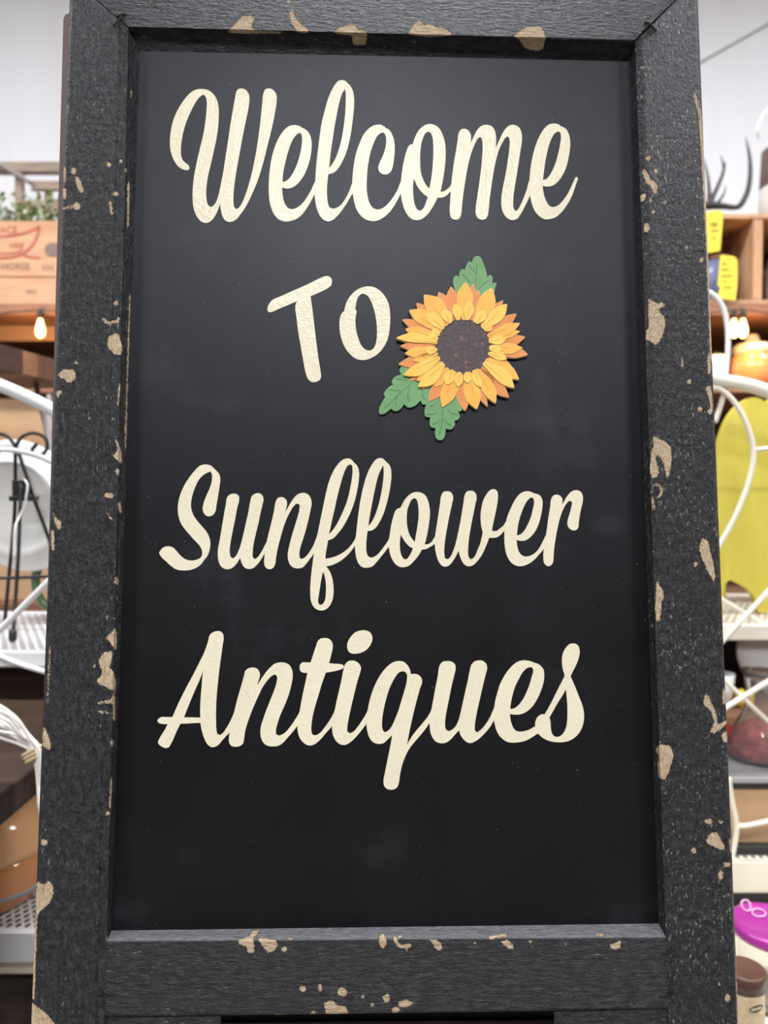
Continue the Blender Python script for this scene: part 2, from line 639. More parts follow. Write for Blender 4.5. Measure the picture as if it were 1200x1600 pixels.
# ------------------------------------------------------------------ the room
R_ = ROOM
structure(Geo().box(R_['x0'], R_['x1'], R_['y0'], R_['y1'], -0.05, 0.0).obj('floor', M['floor'], base=(0, 0, 0)))
structure(Geo().box(R_['x0'], R_['x1'], R_['y0'], R_['y1'], R_['h'], R_['h'] + 0.05).obj('ceiling', M['ceiling'], base=(0, 0, R_['h'])))
structure(Geo().box(R_['x0'], R_['x1'], R_['y1'], R_['y1'] + 0.1, 0, R_['h']).obj('wall_back', M['wall'], base=(0, R_['y1'], 0)))
structure(Geo().box(R_['x0'] - 0.1, R_['x0'], R_['y0'], R_['y1'], 0, R_['h']).obj('wall_left', M['clutter'], base=(R_['x0'], 0, 0)))
structure(Geo().box(R_['x1'], R_['x1'] + 0.1, R_['y0'], R_['y1'], 0, R_['h']).obj('wall_right', M['clutter'], base=(R_['x1'], 0, 0)))
structure(Geo().box(R_['x0'], R_['x1'], R_['y0'] - 0.1, R_['y0'], 0, R_['h']).obj('wall_front', M['clutter'], base=(0, R_['y0'], 0)))
# thin grey seam strip that climbs across the white wall
ya = R_['y1'] - 0.003
structure(Geo().tube([P(1040, 128, ya), P(1093, 98, ya), P(1200, 38, ya), P(1290, -12, ya)], 0.0035, 8, smooth_n=1).obj('trim_1', simple('grey_seam', (0.34, 0.33, 0.33), 0.6), base=P(1093, 98, ya)))

# ------------------------------------------------------------------ the sign: plane fitted to the photo
def plane_fit():
    src = np.array([(0, 1), (1, 1), (1, 0), (0, 0)], float)
    dst = (np.array([(201, 43), (991, 66), (1040, 1464), (167, 1470)], float) - np.array([CX, CY])) / F_PX
    dst[:, 1] *= -1
    A = []
    for (x, y), (u, v) in zip(src, dst):
        A.append([x, y, 1, 0, 0, 0, -u * x, -u * y, -u])
        A.append([0, 0, 0, x, y, 1, -v * x, -v * y, -v])
    H = np.linalg.svd(np.array(A))[2][-1].reshape(3, 3)
    if H[2, 2] < 0:
        H = -H
    h1, h2, h3 = H.T
    s = 0.48 / np.linalg.norm(h1)
    W = lambda a: RT * float(a[0]) + UP * float(a[1]) + FW * float(a[2])
    u = W(h1).normalized()
    n = W(h1).cross(W(h2)).normalized()
    v = n.cross(u).normalized()
    return u, v, n, CAM + W(h3 * s)


SU, SV, SN, SO0 = plane_fit()
# move the origin to floor level, mid width, within the plane
mid = SO0 + SU * 0.24
tdown = mid.z / SV.z
SO = mid - SV * tdown
SIGN_M = Matrix((SU, SV, SN)).transposed().to_4x4()
SIGN_M.translation = SO


def L(px, py, w=0.0):
    """pixel -> sign coordinates on the plane at offset w"""
    d = ray(px, py)
    t = (SN.dot(SO - CAM) + w) / SN.dot(d)
    p = CAM + d * t - SO
    return Vector((p.dot(SU), p.dot(SV), w))


def to_world(v):
    return SO + SU * v[0] + SV * v[1] + SN * v[2]


sign = thing('chalkboard_sign', 'tall black-framed chalkboard sign with cream lettering and chipped paint', 'sign')
sign.matrix_world = SIGN_M
D = 0.018      # the board sits this far behind the frame's face
T = 0.034      # thickness of the frame

# chips of bare wood: polygons, strokes and dots in photo pixels
CH_POLY = """
170,525 178,521 187,522 189,535 193,545 188,555 178,553 170,545 167,537
90,584 97,580 99,576 108,578 114,577 119,583 118,592 112,597 105,598 101,592 93,590
87,612 96,608 97,614 93,618 90,623
179,685 184,690 189,702 191,722 188,724 176,713 184,704 181,690
181,733 189,732 186,740 184,745 181,738
162,771 170,769 178,772 176,778 168,778 161,775
83,797 87,808 97,816 95,826 91,828 85,815
182,979 165,997 172,1003 181,1017 183,1000
154,1030 164,1018 174,1017 176,1022 174,1036 170,1042 178,1050 181,1065 181,1078 172,1078 164,1073 153,1068 151,1062 158,1055 160,1048 155,1040
68,1135 72,1140 78,1155 80,1165 78,1173 67,1167 66,1150
58,1376 68,1382 75,1376 82,1380 84,1395 80,1408 72,1416 62,1425 56,1440 55,1410
48,1565 62,1575 74,1585 86,1600 94,1640 60,1665 44,1640
354,51 362,42 370,35 378,25 392,24 399,28 394,35 394,45 410,48 440,49 440,52 380,53
452,20 458,12 460,25 468,35 475,42 482,44 482,52 465,51 455,35
521,50 530,43 545,38 555,38 558,45 572,48 574,52 572,70 552,72 550,56 530,54
637,53 642,45 647,36 655,32 662,38 675,38 682,42 700,46 708,55 675,58 650,56
802,57 812,48 822,42 845,41 850,50 853,60 848,78 838,80 820,76 812,62
1003,266 1008,264 1013,272 1016,280 1026,285 1028,293 1026,303 1022,302 1016,290 1008,284
1000,304 1008,302 1010,308 1006,314 1000,316
1006,350 1013,347 1016,356 1012,364 1006,362
1013,466 1020,470 1028,474 1034,471 1039,475 1038,480 1030,480 1030,488 1038,494 1040,505 1037,520 1031,533 1024,540 1017,533 1009,531 1009,516 1014,512 1013,495
1101,605 1110,602 1113,620 1114,640 1111,648 1103,646 1110,635 1107,620
1089,634 1096,636 1100,642 1091,644
1020,680 1028,684 1040,690 1048,698 1050,718 1046,742 1040,740 1036,720 1027,710 1024,715 1030,735 1028,745 1019,748 1015,735 1017,715 1016,705 1021,700
1097,840 1102,842 1107,846 1110,862 1115,880 1118,900 1117,912 1108,897 1098,875 1092,857 1094,848
1025,905 1030,912 1037,925 1038,936 1034,938 1033,955 1031,972 1025,970 1023,950 1025,935 1025,920
1102,1084 1108,1087 1111,1097 1118,1110 1120,1122 1122,1132 1130,1128 1137,1124 1136,1132 1124,1140 1115,1147 1109,1142 1113,1136 1116,1128 1110,1110 1100,1102 1099,1092
1126,1146 1136,1142 1138,1160 1130,1160
1025,1168 1032,1163 1045,1164 1050,1170 1053,1182 1048,1195 1044,1210 1038,1219 1029,1215 1027,1195 1030,1180 1024,1175
1103,1312 1110,1302 1120,1300 1125,1308 1134,1326 1128,1329 1118,1324 1104,1318
953,1475 960,1474 968,1469 971,1470 969,1481 962,1484 954,1482
670,1468 682,1468 688,1473 692,1480 687,1486 680,1482 676,1474
781,1471 792,1468 802,1475 803,1484 795,1482
506,1567 514,1564 520,1563 528,1571 540,1573 546,1586 510,1587
622,1566 634,1561 647,1567 636,1574 624,1573
372,1470 380,1466 390,1462 395,1454 405,1453 403,1459 396,1465 398,1480 396,1489 388,1489 384,1478 374,1476
402,1466 415,1466 432,1468 434,1478 428,1487 418,1488 410,1478
598,1556 606,1552 610,1560 606,1567 600,1565
"""
CH_STROKE = """
8 121,280 127,297
4 101,262 101,283
6 101,296 101,308
5 101,325 118,322
4 172,315 175,335
4 201,285 200,355
5 161,499 170,505 183,503 186,497
3 187,600 184,632
5 186,786 188,800
3 168,802 175,812
5 82,830 83,858
5 155,1098 172,1096 178,1090
4 155,1112 170,1113
4 178,1085 178,1126
3 174,1215 172,1262
5 1086,148 1091,170
4.5 1093,170 1098,240 1106,400 1112,560
5 1108,555 1108,582
4 1022,758 1030,757 1034,765 1033,773 1028,776
4 1019,778 1022,795
5 1131,1078 1132,1098
6 617,1466 620,1474 627,1479 640,1477
4 629,1460 624,1465
3 636,1478 636,1486
5 765,1465 790,1461
3 430,1586 450,1586
3 560,1586 620,1585
4 1148,1400 1151,1480 1154,1600
3 78,1010 74,1100
4 56,1440 52,1560
3 1140,1310 1142,1330
3 205,140 204,152
3 203,460 195,700
"""
CH_DOT = """170,257,4,4 115,267,4,6 120,322,6,6 180,303,6,3 198,266,5,3 189,252,3,3 181,474,4,4 119,566,3,3 187,769,2,2
182,907,4,6 179,966,2,2 147,1040,3,3 175,1161,3,5 169,1271,4,3 69,1316,6,5 451,2,3,3 1013,247,4,4 1025,267,4,4 1017,313,3,3
1039,316,3,3 1021,331,3.5,3.5 1090,357,2.5,2.5 1073,387,3,3 1096,406,4,4 1003,557,2,2 1066,566,2,7 1077,596,4,4 1043,743,3,3
1018,768,2.5,2.5 1078,726,2,2 1098,828,1.5,1.5 1087,881,4,4 1019,978,2.5,2.5 1107,1283,7,4 1126,1284,4,3 1084,1329,4.5,4.5
1136,1351,6,4 1126,1367,4,8 937,1461,8,2.5 837,1460,2.5,2.5 1137,1559,4,7 1124,1537,2,4 829,1471,3,2 598,1470,6,11 832,1480,1.8,1.8
535,1550,8,7 618,1578,7,5 582,1570,3,3 567,1557,3,3 500,1543,3,6 490,1583,5,3 444,1483,4.5,4.5 454,1467,5,2 473,1545,5,5
1090,1240,2,2 1118,1262,3,2 1112,1290,2,3 742,1473,2,2 884,1475,2,2"""


def seg_dist(px, py, ax, ay, bx, by):
    dx, dy = bx - ax, by - ay
    q = dx * dx + dy * dy + 1e-9
    t = np.clip(((px - ax) * dx + (py - ay) * dy) / q, 0, 1)
    return np.hypot(px - ax - t * dx, py - ay - t * dy)


def chip_field(px, py):
    out = np.full(px.shape, 12.0)
    R0 = 14

    def upd(idx, val):
        out[idx] = np.minimum(out[idx], val)
    for line in CH_POLY.strip().splitlines():
        pts = [tuple(map(float, t.split(','))) for t in line.split()]
        xs, ys = [p[0] for p in pts], [p[1] for p in pts]
        idx = np.where((px > min(xs) - R0) & (px < max(xs) + R0) & (py > min(ys) - R0) & (py < max(ys) + R0))[0]
        if not len(idx):
            continue
        x, y = px[idx], py[idx]
        dmin = np.full(x.shape, 99.0)
        ins = np.zeros(x.shape, bool)
        for i in range(len(pts)):
            (ax, ay), (bx, by) = pts[i], pts[(i + 1) % len(pts)]
            dmin = np.minimum(dmin, seg_dist(x, y, ax, ay, bx, by))
            cond = (ay > y) != (by > y)
            xi = (bx - ax) * (y - ay) / ((by - ay) if by != ay else 1e-9) + ax
            ins ^= cond & (x < xi)
        upd(idx, np.where(ins, -dmin, dmin))
    for line in CH_STROKE.strip().splitlines():
        tk = line.split()
        w = float(tk[0]) / 2
        pts = [tuple(map(float, t.split(','))) for t in tk[1:]]
        xs, ys = [p[0] for p in pts], [p[1] for p in pts]
        idx = np.where((px > min(xs) - R0) & (px < max(xs) + R0) & (py > min(ys) - R0) & (py < max(ys) + R0))[0]
        if not len(idx):
            continue
        x, y = px[idx], py[idx]
        for a, b_ in zip(pts[:-1], pts[1:]):
            upd(idx, seg_dist(x, y, a[0], a[1], b_[0], b_[1]) - w)
    for t in CH_DOT.split():
        cx, cy, rx, ry = map(float, t.split(','))
        idx = np.where((abs(px - cx) < R0 + rx) & (abs(py - cy) < R0 + ry))[0]
        if not len(idx):
            continue
        k = np.hypot((px[idx] - cx) / rx, (py[idx] - cy) / ry)
        upd(idx, (k - 1) * min(rx, ry))
    return out


def loft(name, keys, nlen, mat, parent=sign, highlight_keys=()):
    """keys: (pixel end A, pixel end B, w, columns to the next key); a closed ring swept from A to B"""
    cols, dust = [], []
    nk = len(keys)
    for i in range(nk):
        a, b_, w, sub = keys[i]
        a2, b2, w2, _ = keys[(i + 1) % nk]
        A0, B0, A1, B1 = L(*a, w), L(*b_, w), L(*a2, w2), L(*b2, w2)
        for k in range(sub):
            t = k / sub
            cols.append((A0.lerp(A1, t), B0.lerp(B1, t)))
            dust.append(1.0 if i in highlight_keys else 0.0)
    nc = len(cols)
    v, f = [], []
    for i in range(nlen + 1):
        t = i / nlen
        for A0, B0 in cols:
            v.append(A0.lerp(B0, t))
    for i in range(nlen):
        for k in range(nc):
            k2 = (k + 1) % nc
            f.append((i * nc + k, i * nc + k2, (i + 1) * nc + k2, (i + 1) * nc + k))
    f.append(tuple(range(nc)))
    f.append(tuple(nlen * nc + k for k in range(nc)))
    o = mesh_obj(name, v, f, mat, parent, local=True)
    wv = np.array([to_world(p) for p in v])
    px, py = project(wv)
    ch = chip_field(px, py)
    at = o.data.attributes.new('chip', 'FLOAT', 'POINT')
    at.data.foreach_set('value', ch.astype(np.float32))
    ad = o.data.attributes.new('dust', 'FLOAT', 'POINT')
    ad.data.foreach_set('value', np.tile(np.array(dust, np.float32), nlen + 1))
    return o


MV1 = painted_frame('black_paint_on_upright_wood', (300, 85, 250), 0.045, 3.0)
MV2 = painted_frame('black_paint_on_rubbed_upright_wood', (330, 130, 250), 0.085, 11.0)
MH = painted_frame('black_paint_on_crosswise_wood', (75, 330, 250), 0.04, 23.0)


def lerp2(a, b_, t):
    return (a[0] + (b_[0] - a[0]) * t, a[1] + (b_[1] - a[1]) * t)


FOOT = 2290  # photo row where the legs meet the floor


def down(a, b_, y):
    t = (y - a[1]) / (b_[1] - a[1])
    return lerp2(a, b_, t)


# upright members: outer edge, rounded corner, face, shallow step, inner edge, recess wall
oT, oB = (110.3, -34), (49, 1600)
iT, iB = (201, 44), (167, 1469)
pT, pB = (219, 80), (174, 1454)
foot_y = project([to_world(Vector((0, 0, 0)))])[1][0]
FOOT = float(foot_y) - 2
sT = lerp2(iT, oT, 0.17)
sB = (iB[0] - 15, iB[1])
loft('frame_stile', [
    ((oT[0], oT[1]), down(oT, oB, FOOT), -T, 3),
    ((oT[0], oT[1]), down(oT, oB, FOOT), -0.003, 2),
    ((oT[0] + 1.5, oT[1] + 1.3), down((oT[0] + 3, oT[1]), (oB[0] + 3, oB[1]), FOOT), -0.0008, 1),
    ((oT[0] + 4, oT[1] + 3.5), down((oT[0] + 6, oT[1]), (oB[0] + 6, oB[1]), FOOT), 0.0, 30),
    (sT, down(sT, sB, FOOT), 0.0, 1),
    (lerp2(sT, iT, 0.06), down(lerp2(sT, iT, 0.06), (sB[0] + 1, sB[1]), FOOT), -0.0007, 8),
    (iT, down(iT, iB, FOOT), -0.0012, 2),
    (lerp2(iT, pT, 0.12), down(lerp2(iT, pT, 0.12), lerp2(iB, pB, 0.12), FOOT), -0.005, 4),
    (pT, down(pT, pB, FOOT), -D, 2),
    (pT, down(pT, pB, FOOT), -T, 2),
], 640, MV1)
oT, oB = (1089.0, -32), (1154, 1600)
iT, iB = (992.5, 66), (1040.5, 1463)
pT, pB = (984, 95), (1029, 1443)
sT = lerp2(iT, oT, 0.12)
sB = (iB[0] + 13, iB[1])
loft('frame_stile', [
    ((oT[0], oT[1]), down(oT, oB, FOOT), -T, 3),
    ((oT[0] - .3, oT[1]), down(oT, oB, FOOT), -0.004, 2),
    ((oT[0] - 2.5, oT[1] + 2.3), down((oT[0] - 3, oT[1]), (oB[0] - 3, oB[1]), FOOT), -0.0008, 1),
    ((oT[0] - 5, oT[1] + 4.6), down((oT[0] - 7, oT[1]), (oB[0] - 7, oB[1]), FOOT), 0.0, 32),
    (sT, down(sT, sB, FOOT), 0.0, 5),
    (iT, down(iT, iB, FOOT), -0.0012, 2),
    (lerp2(iT, pT, 0.12), down(lerp2(iT, pT, 0.12), lerp2(iB, pB, 0.12), FOOT), -0.005, 4),
    (pT, down(pT, pB, FOOT), -D, 2),
    (pT, down(pT, pB, FOOT), -T, 2),
], 640, MV2)
# top rail, mitred
loft('frame_rail', [
    ((111.5, -34.5), (1088.2, -33), -T, 3),
    ((111.5, -34.5), (1088.2, -33), -0.003, 2),
    ((114.5, -32), (1085.5, -30), 0.0, 28),
    ((200, 41.5), (991, 62), 0.0, 1),
    ((202, 43.5), (990.4, 64.5), -0.0012, 2),
    ((204.5, 48), (989.4, 68), -0.005, 6),
    ((219.3, 80.2), (984.0, 95), -D, 2),
    ((219.3, 80.2), (984.0, 95), -T, 2),
], 360, MH)
# bottom rail, butted between the uprights
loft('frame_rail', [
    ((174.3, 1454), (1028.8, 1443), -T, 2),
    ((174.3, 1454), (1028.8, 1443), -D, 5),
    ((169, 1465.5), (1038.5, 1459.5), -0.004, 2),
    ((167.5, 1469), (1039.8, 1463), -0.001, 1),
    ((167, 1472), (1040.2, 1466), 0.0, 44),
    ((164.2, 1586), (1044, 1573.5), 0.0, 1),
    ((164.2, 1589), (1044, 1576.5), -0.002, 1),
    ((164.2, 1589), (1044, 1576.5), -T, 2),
], 360, MH, highlight_keys=(1, 2, 3))
# corner brackets below the rail
for (xa, ya_, xb, yb, nx) in ((164, 1590, 345, 1588, 60), (866, 1581, 1044.5, 1577.5, 60)):
    loft('corner_bracket', [
        ((xa, ya_), (xb, yb), -T, 1), ((xa, ya_), (xb, yb), -0.004, 20),
        ((xa, 1680), (xb, 1680), -0.004, 1), ((xa, 1680), (xb, 1680), -T, 1)], nx, MH)
for pts in (((176, 41), (184, 33), (191, 24)), ((182, 27), (193, 22), (197, 24)), ((1007, 34), (1016, 38), (1026, 49)), ((1035, 1491), (1046, 1488), (1056, 1484)), ((1030, 1558), (1042, 1556), (1053, 1549)), ((153, 1556), (165, 1553), (176, 1556))):
    Geo().tube([L(x, y, 0.0002) for x, y in pts], 0.0009, 6, smooth_n=3).obj('staple', M['iron'], sign, local=True)
# board
q = [L(px, py, -D) for px, py in ((205, 62), (1000, 74), (1046, 1462), (158, 1472))]
q2 = [Vector((p.x, p.y, -D - 0.006)) for p in q]
mesh_obj('board', q + q2, [(0, 1, 2, 3), (7, 6, 5, 4), (0, 4, 5, 1), (1, 5, 6, 2), (2, 6, 7, 3), (3, 7, 4, 0)], M['panel'], sign, local=True)

# rear leaf, hinged at the top and standing slightly open
M['leafwood'] = wood('dark_red_brown_wood', (0.085, 0.05, 0.045), (0.15, 0.095, 0.085), (40, 4, 40), rough=0.6)
vt = L(100, 20, -0.045).y
SLOPE = 0.05


def LW(px, py, extra=0.0):
    w = -0.045
    for _ in range(4):
        w = -0.045 - SLOPE * (vt - L(px, py, w).y)
    p = L(px, py, w)
    return Vector((p.x, p.y, p.z + extra))


def leaf_bar(name, a, b_, wid, mat, rounded=False):
    """bar of the rear leaf along a-b; wid is measured to the side in sign coordinates"""
    d = (b_ - a).normalized()
    s = Vector((0, 0, 1)).cross(d).normalized() * wid
    if rounded:
        r = 0.006
        ring = [a + d * r, a + d * r * .3 + s.normalized() * r * .3, a + s.normalized() * r, a + s, b_ + s, b_]
    else:
        ring = [a, a + s, b_ + s, b_]
    n = len(ring)
    bk = [p + Vector((0, 0, -0.022)) for p in ring]
    f = [tuple(range(n)), tuple(range(2 * n - 1, n - 1, -1))] + [(i, n + i, n + (i + 1) % n, (i + 1) % n) for i in range(n)]
    return mesh_obj(name, ring + bk, f, mat, sign, local=True)


la, lb = LW(99.3, 20), LW(70.5, 1060)
lfoot = la + (lb - la) * ((la.y - 0.004) / (la.y - lb.y))
ra = Vector((-la.x - 0.034, la.y, la.z))
rfoot = Vector((-lfoot.x - 0.05, lfoot.y, lfoot.z))
leaf_bar('rear_leaf_stile', la, lfoot, 0.06, M['leafwood'], True)
leaf_bar('rear_leaf_stile', rfoot, ra, 0.06, M['leafwood'])
tl = la + Vector((0.06, 0, 0))
tr = ra - Vector((0.06, 0, 0))
leaf_bar('rear_leaf_rail', tr, tl, 0.06, M['leafwood'])
lo_l = la.lerp(lfoot, 0.72) + Vector((0.06, 0, 0))
lo_r = ra.lerp(rfoot, 0.72) - Vector((0.06, 0, 0))
leaf_bar('rear_leaf_rail', lo_r, lo_l, 0.06, M['leafwood'])
# its board fills the space down to low rail
bl = [la.lerp(lfoot, 0.03) + Vector((0.05, 0, -0.010)), ra.lerp(rfoot, 0.03) + Vector((-0.05, 0, -0.010)),
      lo_r + Vector((0.01, 0, -0.010)), lo_l + Vector((-0.01, 0, -0.010))]
bl2 = [p + Vector((0, 0, -0.006)) for p in bl]
mesh_obj('rear_leaf_board', bl + bl2, [(0, 1, 2, 3), (7, 6, 5, 4), (0, 4, 5, 1), (1, 5, 6, 2), (2, 6, 7, 3), (3, 7, 4, 0)], M['panel'], sign, local=True)
for hx in (-0.17, 0.17):
    g = Geo()
    g.add([Vector((hx + a, vt - 0.01 + b_, c)) for a in (-.03, .03) for b_ in (-.02, .02) for c in (-.050, -T)],
          [(0, 1, 3, 2), (4, 6, 7, 5), (0, 4, 5, 1), (2, 3, 7, 6), (0, 2, 6, 4), (1, 5, 7, 3)])
    g.obj('hinge', M['iron'], sign, local=True)

